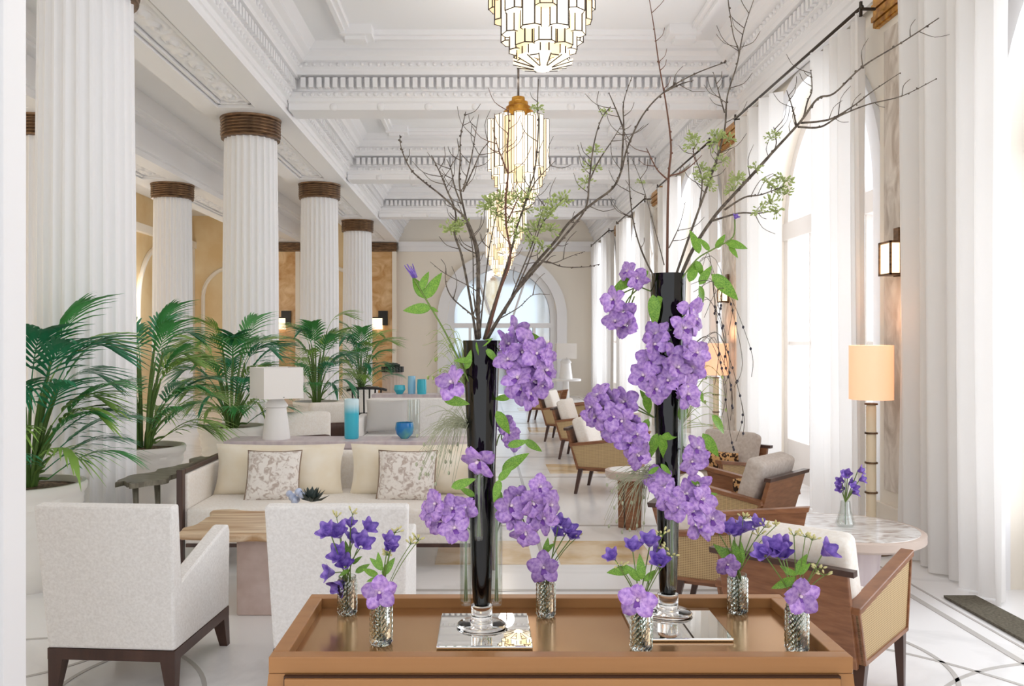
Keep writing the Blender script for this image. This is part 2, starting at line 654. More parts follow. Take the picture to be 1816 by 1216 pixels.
def long_cornice(name, xf, sgn, y0, y1, zb=ZS, extra=0.0):
    base = [(0.0, zb), (0.0, 4.56), (0.02, 4.57), (0.02, 4.64), (0.06, 4.66), (0.06, 4.72), (0.09, 4.74), (0.09, 4.88), (0.17, 4.89), (0.17, 4.95),
            (0.21, 4.98), (0.21, 5.04), (0.27, 5.06), (0.30, 5.11), (0.36, 5.15), (0.36, 5.19), (0.44, 5.27)]
    poly = [(xf + sgn * h, z) for h, z in base] + [(xf - sgn * 0.05, 5.27), (xf - sgn * 0.05, zb)]
    o = struct(name, MB().prism(poly, 'y', y0, y1), WHITE)
    dj = MB()
    n = int((y1 - y0) / 0.11)
    for i in range(n):
        y = y0 + 0.05 + 0.11 * i
        xx = sorted((xf + sgn * 0.08, xf + sgn * 0.145))
        dj.box(xx[0], xx[1], y, y + 0.065, 4.76, 4.87)
    stuff(obj('dentil_course', dj, WHITE, o))
    ej = MB()
    for i in range(n):
        y = y0 + 0.05 + 0.11 * i
        ej.ball((xf + sgn * 0.065, y, 4.69), 0.032, 6, 4, 0.9)
        ej.ball((xf + sgn * 0.215, y + 0.04, 5.01), 0.03, 6, 4, 0.9)
    stuff(obj('egg_course', ej, WHITE, o, True))
    return o


long_cornice('trim_5', XB1, 1, YN, YF)
long_cornice('trim_6', XW - 0.12, -1, YN, YF, 4.42)


def carve(u, v):      # scrolling acanthus relief, height 0..1
    x, y = u * 9.0, (v - 0.5) * 2
    s = 0
    for i in range(-1, 11):
        sg = 1 if i % 2 == 0 else -1
        dx, dy = x - i - 0.5, y * 0.55 - sg * 0.08
        r = math.hypot(dx, dy)
        a = math.atan2(dy, dx) * sg
        s = max(s, (0.5 + 0.5 * math.cos(a * 3 - r * 16)) * max(0, 1 - r / 0.62) ** 0.6)
    e = max(0, 1 - abs(y) ** 6)
    return s * e + 0.25 * noise.noise((x * 4, y * 3, 0)) * e


def colonnade_beam(name, xc, y0, y1, carved, z1=ZC):
    bm = MB()
    hw = 0.5
    # soffit is built as two borders beside a sunken field
    bm.box(xc - hw, xc - 0.23, y0, y1, ZS, z1)
    bm.box(xc + 0.23, xc + hw, y0, y1, ZS, z1)
    bm.box(xc - 0.23, xc + 0.23, y0, y1, ZS + 0.07, z1)
    for yc in [Y0 + BAY * j for j in range(-1, 5)]:
        if y0 < yc < y1:
            bm.box(xc - 0.231, xc + 0.231, yc - 0.5, yc + 0.5, ZS, z1)
    # stepped edge outside
    bm.box(xc - hw - 0.06, xc - hw, y0, y1, ZS + 0.12, z1)
    bm.box(xc - hw - 0.03, xc - hw, y0, y1, ZS + 0.06, z1)
    o = struct(name, bm, WHITE)
    for j in range(-1, 4):
        ya, yb = Y0 + BAY * j + 0.62, Y0 + BAY * (j + 1) - 0.62
        if j not in carved:
            continue
        p = MB()
        nu = 260 if j < 1 else 140

        def fn(u, v):
            return (xc - 0.15 + 0.30 * v, ya + (yb - ya) * u, ZS + 0.052 - 0.045 * carve(u, v))
        p.grid(fn, nu, 22)
        obj('carved_panel', p, WHITE, o, True)
        fr = MB()
        fr.box(xc - 0.20, xc - 0.165, ya - 0.05, yb + 0.05, ZS + 0.02, ZS + 0.07).box(xc + 0.165, xc + 0.20, ya - 0.05, yb + 0.05, ZS + 0.02, ZS + 0.07)
        fr.box(xc - 0.20, xc + 0.20, ya - 0.05, ya - 0.015, ZS + 0.02, ZS + 0.07).box(xc - 0.20, xc + 0.20, yb + 0.015, yb + 0.05, ZS + 0.02, ZS + 0.07)
        obj('panel_frame', fr, WHITE, o)
    return o


colonnade_beam('trim_7', XC, YN, YF, (0, 1, 2, 3))
o = colonnade_beam('trim_8', XD, YN, YF, (1, 2, 3))
mm = MB()
for (x0, x1, z0, z1) in ((XD + 0.5, XD + 0.56, ZS + 0.10, ZS + 0.16), (XD + 0.5, XD + 0.53, ZS + 0.16, ZS + 0.22), (XD + 0.5, XD + 0.7, 4.95, 5.0), (XD + 0.5, XD + 0.8, 5.0, 5.27)):
    mm.box(x0, x1, YN, YF, z0, z1)
obj('side_moulding', mm, WHITE, o)

# walls
struct('wall_left', MB().box(-9, -8.6, YN, YF, 0, ZC), TANWALL)
m = MB()
for k in range(5):
    yc = Y0 + BAY * (k + 0.5)
    n = 24
    R = 1.5
    pts = [(-8.57, yc + R * math.cos(PI * i / n), 2.55 + R * math.sin(PI * i / n)) for i in range(n + 1)]
    m.tube([(-8.57, yc + R, 0)] + pts + [(-8.57, yc - R, 0)], 0.07, 6)
    m.box(-8.62, -8.5, Y0 + BAY * k - 0.25, Y0 + BAY * k + 0.25, 0, 4.5)
m.box(-8.65, -8.45, YN, YF, 4.3, 4.5)
o = struct('trim_9', m, CREAMWALL)
# far wall with an arched mirror opening
AX, AR, ASP = 0.54, 1.62, 2.3
m = MB()
n = 32
m.box(XB0 + 0.2, AX - AR, YF, YF + 0.3, 0, ZC).box(AX + AR, XW + 0.4, YF, YF + 0.3, 0, ZC)
for i in range(n):
    x0, x1 = AX - AR + 2 * AR * i / n, AX - AR + 2 * AR * (i + 1) / n
    z0, z1 = [ASP + math.sqrt(max(0, AR * AR - (x - AX) ** 2)) for x in (x0, x1)]
    m.hexa([(x0, YF, z0), (x1, YF, z1), (x1, YF + 0.3, z1), (x0, YF + 0.3, z0)], [(x0, YF, ZC), (x1, YF, ZC), (x1, YF + 0.3, ZC), (x0, YF + 0.3, ZC)])
wf = struct('wall_far', m, CREAMWALL)
wb = struct('wall_back', MB().box(-9, XB0 + 0.2, YF, YF + 0.3, 0, ZC), TANWALL)
m = MB()
for xc_ in (-7.4, -4.5):
    m.tube([(xc_ - 0.85, YF - 0.03, 0)] + [(xc_ - 0.85 * math.cos(PI * i / 20), YF - 0.03, 2.9 + 0.85 * math.sin(PI * i / 20)) for i in range(21)] + [(xc_ + 0.85, YF - 0.03, 0)], 0.06, 6)
obj('arch_moulding', m, CREAMWALL, wb)
m = MB().box(XB1, XW, YF - 0.16, YF, 4.36, 4.5).box(XB1, XW, YF - 0.1, YF, 4.22, 4.36)
obj('cornice_moulding', m, WHITE, wf)


def arch_band(mb, xc, y0, y1, r0, r1, zs, zb, n=32, plane='x'):
    pa = [(r0, zb)] and []
    inner = [(r0, zb)] + [(r0 * math.cos(PI * i / n), zs + r0 * math.sin(PI * i / n)) for i in range(n + 1)] + [(-r0, zb)]
    outer = [(r1, zb)] + [(r1 * math.cos(PI * i / n), zs + r1 * math.sin(PI * i / n)) for i in range(n + 1)] + [(-r1, zb)]

    def pt(p, t):
        return (xc + p[0], t, p[1]) if plane == 'x' else (t, xc + p[0], p[1])
    for i in range(len(inner) - 1):
        a, b_, c, d = inner[i], outer[i], outer[i + 1], inner[i + 1]
        mb.hexa([pt(a, y0), pt(b_, y0), pt(c, y0), pt(d, y0)], [pt(a, y1), pt(b_, y1), pt(c, y1), pt(d, y1)])


dm = MB()
arch_band(dm, AX, YF - 0.12, YF + 0.02, AR - 0.012, AR + 0.28, ASP, 0)
w9 = struct('window_9', dm, WHITE)
obj('mirror_pane', MB().prism([(AX - AR, 0.02), (AX + AR, 0.02)] + [(AX + AR * math.cos(PI * i / 32), ASP + AR * math.sin(PI * i / 32)) for i in range(33)], 'y', YF + 0.2, YF + 0.22), MIRROR2, w9)
gm = MB()
arch_band(gm, AX, YF + 0.08, YF + 0.2, AR - 0.2, AR - 0.001, ASP, 0)
gm.box(AX - AR, AX + AR, YF + 0.05, YF + 0.2, 1.98, 2.12)
for x in (-0.95, -0.8, 0.78, 0.95):
    gm.box(AX + x - 0.04, AX + x + 0.04, YF + 0.06, YF + 0.2, 0, 2.0)
for a in (PI * 0.33, PI * 0.67):
    gm.tube([(AX + 0.5 * math.cos(a), YF + 0.16, ASP - 0.2), (AX + 1.45 * math.cos(a), YF + 0.16, ASP + 1.45 * math.sin(a))], 0.035, 6)
obj('glazing_bar', gm, WHITE, w9)

# window wall, French windows with arched heads
WR, WSP, WT = 1.45, 2.85, 0.45
m = MB()
edges = [YN]
for y in WIN_Y:
    edges += [y - WR, y + WR]
edges.append(YF)
for i in range(0, len(edges), 2):
    m.box(XW, XW + WT, edges[i], edges[i + 1], 0, ZC)
n = 28
for y in WIN_Y:
    for i in range(n):
        a0, a1 = PI * i / n, PI * (i + 1) / n
        ya, yb = y - WR * math.cos(a0), y - WR * math.cos(a1)
        za, zb = WSP + WR * math.sin(a0), WSP + WR * math.sin(a1)
        m.hexa([(XW, ya, za), (XW + WT, ya, za), (XW + WT, yb, zb), (XW, yb, zb)], [(XW, ya, ZC), (XW + WT, ya, ZC), (XW + WT, yb, ZC), (XW, yb, ZC)])
struct('wall_right', m, CREAMWALL)
for k, y in enumerate(WIN_Y):
    f = MB()
    arch_band(f, y, XW - 0.05, XW + 0.03, WR - 0.012, WR + 0.16, WSP, 0, 28, 'y')
    wn = struct('window_%d' % (k + 1), f, WHITE)
    f = MB()
    arch_band(f, y, XW + 0.22, XW + 0.32, WR - 0.12, WR - 0.001, WSP, 0, 28, 'y')
    f.box(XW + 0.2, XW + 0.34, y - WR, y + WR, 2.78, 2.98)
    f.box(XW + 0.22, XW + 0.32, y - 0.06, y + 0.06, 0, 2.8)
    for s in (-1, 1):
        f.box(XW + 0.23, XW + 0.31, y + s * 0.68 - 0.015, y + s * 0.68 + 0.015, 0.3, 2.8)
        f.box(XW + 0.226, XW + 0.314, y + min(s * 0.06, s * 1.34), y + max(s * 0.06, s * 1.34), 0.0, 0.45)
        f.box(XW + 0.24, XW + 0.30, y + min(s * 0.06, s * 1.34), y + max(s * 0.06, s * 1.34), 1.55, 1.59)
    for a in (0.32, 0.5, 0.68):
        f.tube([(XW + 0.27, y + 0.55 * math.cos(a * PI), WSP + 0.12 + 0.5 * math.sin(a * PI)), (XW + 0.27, y + 1.4 * math.cos(a * PI), WSP + 1.4 * math.sin(a * PI))], 0.025, 6)
    ring_pts = [(XW + 0.27, y + 0.58 * math.cos(PI * i / 16), WSP + 0.1 + 0.55 * math.sin(PI * i / 16)) for i in range(17)]
    f.tube(ring_pts, 0.025, 6)
    obj('window_frame', f, GREIGE, wn)
    for s in (-1, 1):
        obj('pane', MB().box(XW + 0.265, XW + 0.272, y + min(s * 0.06, s * 1.33), y + max(s * 0.06, s * 1.33), 0.45, 2.78), PANE, wn)
    obj('pane', MB().prism([(y + 1.33 * math.cos(PI * i / 20), 0.1 + WSP + 1.3 * math.sin(PI * i / 20)) for i in range(21)], 'x', XW + 0.265, XW + 0.272), PANE, wn)

# pilasters between the windows and at the far end
for k in range(4):
    y = Y0 + BAY * k + 0.3
    m = MB().box(XW - 0.09, XW, y - 0.36, y + 0.36, 0, 4.42).box(XW - 0.12, XW, y - 0.42, y + 0.42, 0, 0.28)
    p = thing('pilaster', ('marble wall pilaster behind the floor lamp nearest the camera', 'marble wall pilaster between the second and third arched windows',
                           'marble wall pilaster between the third and fourth arched windows', 'marble wall pilaster nearest the far cream wall')[k], 'pilaster', (0, 0, 0), 0, 'pilasters of the window wall')
    obj('shaft', m, CREAMWALL, p)
    obj('marble_inlay', MB().box(XW - 0.105, XW - 0.085, y - 0.26, y + 0.26, 0.4, 4.1), GREYMARBLE, p)
    c = MB()
    for i in range(5):
        c.box(XW - 0.13 - 0.012 * (i % 2), XW - 0.02, y - 0.40 - 0.01 * (i % 2), y + 0.40 + 0.01 * (i % 2), 4.18 + 0.05 * i, 4.222 + 0.05 * i)
    c.box(XW - 0.12, XW - 0.02, y - 0.38, y + 0.38, 4.17, 4.42)
    obj('capital', c, GOLD, p)
for k, x in enumerate((XD + 0.05, XC + 0.08)):
    p = thing('pilaster', ('orange onyx pilaster on far wall seen between the second and third columns', 'orange onyx pilaster on far wall right of the farthest column')[k], 'pilaster', (0, 0, 0), 0, 'onyx pilasters of the far wall')
    obj('shaft', MB().box(x - 0.62, x + 0.36, YF - 0.22, YF - 0.001, 0, 4.2), ONYX, p)
    obj('edge_strip', MB().box(x + 0.30, x + 0.42, YF - 0.26, YF - 0.2, 0, 4.2), CREAMWALL, p)
    c = MB()
    for i in range(4):
        c.box(x - 0.68 - 0.01 * (i % 2), x + 0.42 + 0.01 * (i % 2), YF - 0.28 - 0.01 * (i % 2), YF - 0.1, 4.2 + 0.065 * i, 4.258 + 0.065 * i)
    obj('capital', c, BRONZE, p)
    s = thing('wall_sconce', ('small lit box sconce on the onyx pilaster beside the second column', 'small lit box sconce on the onyx pilaster beside the farthest column')[k], 'wall light', (x - 0.1, YF - 0.22, 2.15), 0, 'sconces on the onyx pilasters')
    obj('glass', MB().box(-0.17, 0.12, -0.12, -0.02, -0.22, 0.1), SCONCEGL, s)
    obj('backplate', MB().box(0.0, 0.27, -0.09, 0, -0.1, 0.32).box(-0.17, 0.12, -0.05, 0, 0.1, 0.14), BLACKM, s)

# the near white moulded jamb at the left edge of the picture
j = MB()
xj = (46 - VX) / F * 3.0
for (o_, ya, yb) in ((0.0, 2.86, 3.0), (0.012, 2.82, 2.86), (0.03, 2.80, 2.82), (0.018, 2.6, 2.80), (0.0, 2.4, 2.6)):
    j.box(xj - 0.9, xj - o_, ya, yb, 0, ZC)
struct('trim_10', j, WHITE)

# ------------------------------------------------------------------ columns
NF = 24


def flute(a, z):
    t = (a * NF / (2 * PI)) % 1.0
    return 1 - 0.075 * (max(0.0, math.sin(PI * (t - 0.12) / 0.76)) ** 0.7 if 0.12 < t < 0.88 else 0)


shaft = MB()
prof = [(0.40, 0.0), (0.40, 0.1)]
sh = [(0.355, 0.30), (0.356, 1.4), (0.352, 2.6), (0.342, 3.6), (0.335, 4.20)]
shaft.lathe(sh, NF * 10, mod=flute)
shaft_me = shaft.mesh('shaft', WHITE, True, 50)
base_me = MB().lathe([(0.47, 0), (0.47, 0.1), (0.44, 0.1), (0.46, 0.15), (0.44, 0.21), (0.39, 0.22), (0.39, 0.25), (0.41, 0.27), (0.37, 0.30)], 48).mesh('base', WHITE, True, 40)
cap_me = MB().lathe([(0.335, 4.195), (0.37, 4.20), (0.375, 4.215), (0.365, 4.235), (0.365, 4.43), (0.385, 4.445), (0.39, 4.47)], 48).mesh('capital', BRONZE, True, 40)
ringm = MB()
ringm.lathe([(0.36, -0.016), (0.379, -0.010), (0.383, 0), (0.379, 0.010), (0.36, 0.016)], 48)
ring_me = ringm.mesh('capital_ring', BRONZE, True, 60)


def column(x, y, label):
    t = thing('fluted_column', label, 'column', (x, y, 0), 0, 'white fluted columns')
    inst('shaft', shaft_me, t)
    inst('base', base_me, t)
    c = inst('capital', cap_me, t)
    for i in range(5):
        inst('capital_ring', ring_me, c, (0, 0, 4.255 + 0.04 * i))


for k, y in enumerate(COLY):
    column(XC + 0.02, y, ('white fluted column nearest the camera, left of picture, bronze capital cut by frame',
                   'white fluted column of the main row, second from the camera', 'white fluted column of the main row, third from the camera',
                   'white fluted column of the main row, farthest from the camera')[k])
for k in (1, 2):
    column(XD + 0.1, COLY[k], {1: 'white fluted column of the outer row, seen only beside the nearest column',
                         2: 'white fluted column of the outer row standing before the tan wall'}[k])

# ------------------------------------------------------------------ curtains
def curtain(y0, y1, label, seed, xc=3.12, z1=4.27):
    rnd = random.Random(seed)
    ph = [rnd.uniform(0, 6.28) for _ in range(4)]
    nf = max(4, int((y1 - y0) / 0.17))

    def fn(u, v):
        y = y0 + (y1 - y0) * u
        g = 0.75 + 0.25 * v
        yy = (y0 + y1) / 2 + (y - (y0 + y1) / 2) * (1.0 + 0.02 * math.sin(v * 5 + ph[0]))
        x = xc + (0.062 * math.sin(2 * PI * nf * u + ph[1] + 0.5 * math.sin(3 * v + ph[3])) + 0.03 * math.sin(2 * PI * nf * 0.43 * u + ph[2])) * g
        return (x, yy, 0.012 + (z1 - 0.012) * v)
    t = thing('curtain', label, 'curtain', (0, 0, 0), 0, 'sheer white curtains')
    obj('fabric', MB().grid(fn, nf * 12, 14), CURT, t, True)
    hd = MB()
    for i in range(nf):
        y = y0 + (y1 - y0) * (i + 0.5) / nf
        hd.lathe([(0.012, -0.03), (0.016, -0.03), (0.016, 0.03), (0.012, 0.03)], 6, Matrix.Translation((xc - 0.07, y, z1 + 0.02)) @ Matrix.Rotation(PI / 2, 4, 'X'))
    return t


words = ('nearest', 'second', 'third', 'fourth', 'farthest')
for k, y in enumerate(WIN_Y):
    if k == 0:
        curtain(5.05, 6.32, 'wide sheer white curtain at far right, left side of the nearest window', 11)
    else:
        curtain(y - 1.72, y - 0.58, 'sheer white curtain on the near side of the %s window' % words[k], 20 + k)
        curtain(y + 0.45, y + 1.75, 'sheer white curtain on the far side of the %s window' % words[k], 40 + k)
    t = thing('curtain_rod', 'thin dark curtain rod above the %s window' % words[k], 'curtain rod', (0, 0, 0), 0, 'curtain rods')
    obj('rod', MB().tube([(3.07, y - 1.75, 4.31), (3.07, y + 1.75, 4.31)], 0.014, 8), BRASSROD, t, True)
    for s in (-1, 1):
        obj('bracket', MB().box(3.06, 3.08, y + s * 1.72 - 0.012, y + s * 1.72 + 0.012, 4.24, 4.36).box(3.07, XW - 0.16, y + s * 1.72 - 0.01, y + s * 1.72 + 0.01, 4.29, 4.31), BRASSROD, t)

# door mat at the nearest window
d = MB().box(2.86, 3.06, 3.2, 5.26, 0.004, 0.018)
tag(obj('door_mat', d, MATOL), 'dark olive door mat on the floor below the nearest curtain', 'door mat')

# ------------------------------------------------------------------ chandeliers
def prism_pane(wd, dep, z0, z1):
    p = [(-wd / 2, 0.0), (wd / 2, 0.0), (wd / 2 + 0.022, 0.03), (wd / 2 + 0.01, dep), (-wd / 2 - 0.01, dep), (-wd / 2 - 0.022, 0.03)]
    return p


TIERS = [(0.315, 0.40, 0.92, 8, 0.0), (0.285, 0.33, 0.90, 8, 0.5), (0.245, 0.235, 0.95, 8, 0.0), (0.215, 0.15, 0.6, 8, 0.5), (0.17, 0.085, 0.5, 8, 0.0), (0.13, 0.03, 0.4, 8, 0.5)]


def chandelier(y, zb, label):
    t = thing('chandelier', label, 'chandelier', (0.30 if y < 5 else 0.355, y, zb), 0, 'stepped glass chandeliers')
    lead = MB()
    mats = [GLASSW, GLASSC, GLASSA]
    for ti, (r, z0, z1, n, off) in enumerate(TIERS):
        for variant in (0, 1):
            poly = [(p[0], r - p[1]) for p in prism_pane(0.062, 0.085, 0, 0)]
            mk = mats[(ti + variant) % 3]
            key = 'prism%d_%d' % (ti, variant)
            if key not in PRISM:
                pb = MB().prism([(q[1], -q[0]) for q in poly], 'z', z0, z1)
                PRISM[key] = pb.mesh('glass_prism', mk)
        for i in range(n):
            a = 2 * PI * (i + off) / n - PI / 2
            inst('glass_prism', PRISM['prism%d_%d' % (ti, i % 2)], t, (0, 0, 0), (0, 0, a))
            M = Matrix.Rotation(a, 4, 'Z')
            pts = [(r - p[1], -p[0]) for p in prism_pane(0.062, 0.085, 0, 0)]
            cw = 0.0028
            for q in pts:
                lead.box(q[0] - cw, q[0] + cw, q[1] - cw, q[1] + cw, z0 - cw, z1, M)
            for ii in range(6):
                q0, q1 = pts[ii], pts[(ii + 1) % 6]
                lead.tube([(q0[0], q0[1], z0), (q1[0], q1[1], z0)], cw, 4, M)
                lead.tube([(q0[0], q0[1], z1), (q1[0], q1[1], z1)], cw, 4, M)
    for i in range(8):
        a = 2 * PI * i / 8 - PI / 2
        M = Matrix.Rotation(a, 4, 'Z')
        pb = MB().hexa([(0.045, -0.017, 0.0), (0.045, 0.017, 0.0), (0.045, 0.017, 0.012), (0.045, -0.017, 0.012)][::1], [(0.15, -0.03, 0.028), (0.15, 0.03, 0.028), (0.15, 0.03, 0.04), (0.15, -0.03, 0.04)])
        if 'petal' not in PRISM:
            PRISM['petal'] = pb.mesh('bottom_pane', GLASSC)
        inst('bottom_pane', PRISM['petal'], t, (0, 0, 0), (0, 0, a))
        lead.tube([(0.045, -0.017, -0.001), (0.15, -0.03, 0.027)], 0.003, 4, M)
        lead.tube([(0.045, 0.017, -0.001), (0.15, 0.03, 0.027)], 0.003, 4, M)
    obj('bottom_plate', MB().lathe([(0.0, -0.012), (0.045, -0.008), (0.047, 0.004), (0.0, 0.006)], 8), GLASSW, t)
    obj('leading', lead, BRASSROD, t)
    obj('gold_cap', MB().lathe([(0.0, 0.93), (0.155, 0.93), (0.158, 1.0), (0.128, 1.01), (0.128, 1.05), (0.10, 1.06), (0.10, 1.10), (0.07, 1.11), (0.066, 1.15), (0.0, 1.16)], 24), GOLD, t, True, 30)
    l = bpy.data.lights.new('added_uplight', 'POINT')  # uplight added above the gold cap to brighten the coffers, not a chandelier part
    l.energy = 18
    l.color = (1.0, 0.97, 0.93)
    l.shadow_soft_size = 0.12
    lo = bpy.data.objects.new('added_uplight', l)
    COL.objects.link(lo)
    lo.parent = t
    lo.location = (0, 0, 1.35)
    obj('rod', MB().tube([(0, 0, 1.15), (0, 0, ZC - zb)], 0.012, 8).lathe([(0.08, ZC - zb - 0.03), (0.08, ZC - zb)], 20), BRASSROD, t)


PRISM = {}
for k, y in enumerate((4.3, 8.7, 13.2, 17.8)):
    chandelier(y, 2.985 if k == 0 else 2.95, ('large stepped art deco glass chandelier cut by the top of the picture', 'stepped glass chandelier with gold cap, second from the camera',
                         'lit glass chandelier third from the camera, behind the bare branches', 'farthest small lit chandelier in front of the arched mirror')[k])

# ------------------------------------------------------------------ lights on the window side
def box_sconce(y, label):
    s = thing('wall_sconce', label, 'wall light', (XW - 0.105, y, 2.24), 0, 'lantern sconces on the pilasters')
    obj('glass', MB().box(-0.11, -0.03, -0.085, 0.085, -0.115, 0.115), SCONCEGL, s)
    f = MB()
    for yy in (-0.09, 0.09):
        for xx in (-0.115, -0.035):
            f.box(xx - 0.007, xx + 0.007, yy - 0.007, yy + 0.007, -0.13, 0.13)
    for z in (-0.125, 0.125):
        f.box(-0.122, -0.02, -0.097, 0.097, z - 0.007, z + 0.007)
    obj('frame', f, BRONZE, s)
    obj('backplate', MB().box(-0.03, 0.0, -0.04, 0.04, -0.14, 0.24), BRONZE, s)


box_sconce(Y0 + 0.3, 'bronze framed lit lantern sconce above the nearest floor lamp')
box_sconce(Y0 + BAY + 0.3, 'bronze framed lit lantern sconce on the second window pilaster')


def floor_lamp(x, y, label):
    t = thing('floor_lamp', label, 'floor lamp', (x, y, 0), 0, 'floor lamps along the windows')
    obj('lamp_shade', MB().lathe([(0.152, 1.155), (0.157, 1.155), (0.157, 1.565), (0.152, 1.565), (0.152, 1.16)], 40), LAMPWARM, t, True, 40)
    obj('pole', MB().lathe([(0.036, 0.03), (0.036, 1.1), (0.03, 1.12)], 20), CERAM_WARM, t, True, 40)
    for z in (0.22, 0.45, 0.675, 0.90, 1.12):
        obj('ring', MB().lathe([(0.03, z - 0.008), (0.047, z - 0.006), (0.047, z + 0.006), (0.03, z + 0.008)], 20), BRONZE, t)
    obj('base', MB().lathe([(0.15, 0), (0.15, 0.02), (0.04, 0.035), (0.0, 0.036)], 32), BRONZE, t, True, 30)
    l = bpy.data.lights.new('lamp_bulb', 'POINT')
    l.energy = 7
    l.color = (1.0, 0.78, 0.5)
    l.shadow_soft_size = 0.08
    lo = bpy.data.objects.new('lamp_bulb', l)
    COL.objects.link(lo)
    lo.parent = t
    lo.location = (0, 0, 1.36)


CERAM_WARM = mat('cream_bone_pole', (240, 222, 192), 0.4)
floor_lamp(2.94, 6.42, 'lit floor lamp with warm drum shade beside the nearest curtain')
floor_lamp(3.02, 11.0, 'lit floor lamp glowing behind the taller black vase')

for k in range(4):  # sconces added out of view to brighten the left aisle
    s = thing('wall_sconce', ('unseen added sconce on the tan aisle wall, nearest', 'unseen added sconce on the tan aisle wall, second', 'unseen added sconce on the tan aisle wall, third', 'unseen added sconce on the tan aisle wall, farthest')[k], 'wall light', (-8.45, Y0 + BAY * k, 2.6), 0, 'added sconces of the aisle wall')
    obj('glass', MB().box(0.03, 0.13, -0.1, 0.1, -0.14, 0.14), SCONCEGL, s)
    obj('backplate', MB().box(-0.03, 0.03, -0.06, 0.06, -0.2, 0.2), BRONZE, s)
    l = bpy.data.lights.new('aisle_fill', 'POINT')  # added fill light, hung clear of the sconce glass
    l.energy = 42
    l.color = (1.0, 0.97, 0.93)
    l.shadow_soft_size = 0.15
    lo = bpy.data.objects.new('aisle_fill', l)
    COL.objects.link(lo)
    lo.parent = s
    lo.location = (0.35, 0, 0)

# ------------------------------------------------------------------ potted palms
def frond_mesh(name, seed, L, droop, m):
    r = random.Random(seed)
    b = MB()
    N = 26
    pts = []
    for i in range(N + 1):
        t = i / N
        pts.append(Vector((L * (t - 0.22 * droop * t ** 3), 0, L * (0.62 * t - droop * 0.75 * t ** 2.4))))
    b.tube(pts, [0.008 * (1 - 0.8 * i / N) + 0.0015 for i in range(N + 1)], 5)
    for i in range(6, N + 1, 2):
        t = i / N
        ll = L * 0.66 * (0.45 + 0.9 * math.sin(PI * min(1, (t - 0.2) / 0.8 * 0.82 + 0.12))) * r.uniform(0.85, 1.1)
        d = (pts[min(i + 1, N)] - pts[i - 1]).normalized()
        for s in (-1, 1):
            side = Vector((0, s, 0))
            fw = (d * (0.55 + 0.9 * t) + side * (1.0 - 0.55 * t) + Vector((0, 0, 0.12))).normalized()
            wv = fw.cross(Vector((0, 0, 1))).normalized() * 0.030
            p0 = pts[i]
            k = 4
            vs = []
            for q in range(k + 1):
                u = q / k
                c = p0 + fw * ll * u + Vector((0, 0, -0.42 * ll * u * u))
                hw = (0.35, 1.0, 0.95, 0.6, 0.03)[q]
                vs += [c + wv * hw + Vector((0, 0, 0.004 * hw)), c - wv * hw]
            fs = [(2 * q, 2 * q + 1, 2 * q + 3, 2 * q + 2) for q in range(k)]
            b.add(vs, fs)
    return b.mesh(name, m, False)


FROND = [frond_mesh('frond', 100 + i, 1.0, (0.35, 0.6, 0.85, 0.5, 0.75, 0.45)[i], PALMM[i % 3]) for i in range(6)]


def swirl(a, z):
    if 0.12 < z < 0.6:
        return 1 + 0.045 * max(0, math.sin(5 * a + 14 * math.sin(z * 6))) ** 2
    return 1


pot = MB()
prof = [(0.20, 0.0), (0.22, 0.03)] + [(0.235 + 0.10 * (i / 20) ** 0.75, 0.06 + 0.54 * i / 20) for i in range(21)] + [(0.355, 0.625), (0.36, 0.665), (0.35, 0.68), (0.325, 0.68), (0.32, 0.60)]
pot.lathe(prof, 72, mod=swirl)
POT_ME = pot.mesh('planter', POTM, True, 50)
SOIL_ME = MB().lathe([(0.0, 0.655), (0.15, 0.65), (0.325, 0.635)], 32).mesh('soil', SOILM, True)


def palm(x, y, label, seed, h=1.3, n=15, pot_s=1.0, spread=1.0, avoid=None):
    r = random.Random(seed)
    t = thing('potted_palm', label, 'potted palm', (x, y, 0), 0, 'potted palms along the colonnade')
    inst('planter', POT_ME, t, (0, 0, 0), (0, 0, r.uniform(0, 6)), pot_s)
    inst('soil', SOIL_ME, t, (0, 0, 0), None, pot_s)
    for i in range(n):
        a = i * 2.4 + r.uniform(-0.3, 0.3)
        if avoid is not None:
            da = (a - avoid + PI) % (2 * PI) - PI
            if abs(da) < 0.95:
                a = avoid + math.copysign(0.95 + 0.8 * r.random(), da)
        f = (i + 0.5) / n
        zb = 0.66 * pot_s
        stem_h = h * (0.02 + 0.60 * f) * r.uniform(0.85, 1.1)
        lean = 0.10 + 0.10 * r.random()
        tip = Vector((math.cos(a) * lean, math.sin(a) * lean, zb + stem_h))
        foot = Vector((math.cos(a) * 0.05, math.sin(a) * 0.05, zb - 0.02))
        st = obj('stem', MB().tube(ease([foot, foot.lerp(tip, 0.5) + Vector((-math.cos(a) * 0.02, -math.sin(a) * 0.02, 0.03)), tip], 3), [0.011] * 6 + [0.008], 5), PALMSTEM, t, True)
        fo = inst('frond', FROND[r.randrange(6)], t, tip, (0, -0.55 * f - 0.12, a), r.uniform(0.44, 0.58) * spread)
    return t


palm(-2.97, 5.5, 'potted palm at far left beside the nearest column, behind armchair', 1, 1.27, 38, spread=0.86, avoid=PI / 2)
palm(-3.0, 7.45, 'potted palm just right of the nearest column', 2, 1.5, 36, spread=0.84, avoid=-PI / 2)
palm(-2.74, 9.2, 'potted palm in front of second column, left of the table lamp', 3, 1.4, 34, spread=0.9)
palm(-2.55, 12.9, 'potted palm in front of third column, right of the table lamp', 4, 1.65, 30, spread=0.9)
palm(-2.45, 16.9, 'smallest potted palm in front of the farthest column', 5, 1.45, 26)

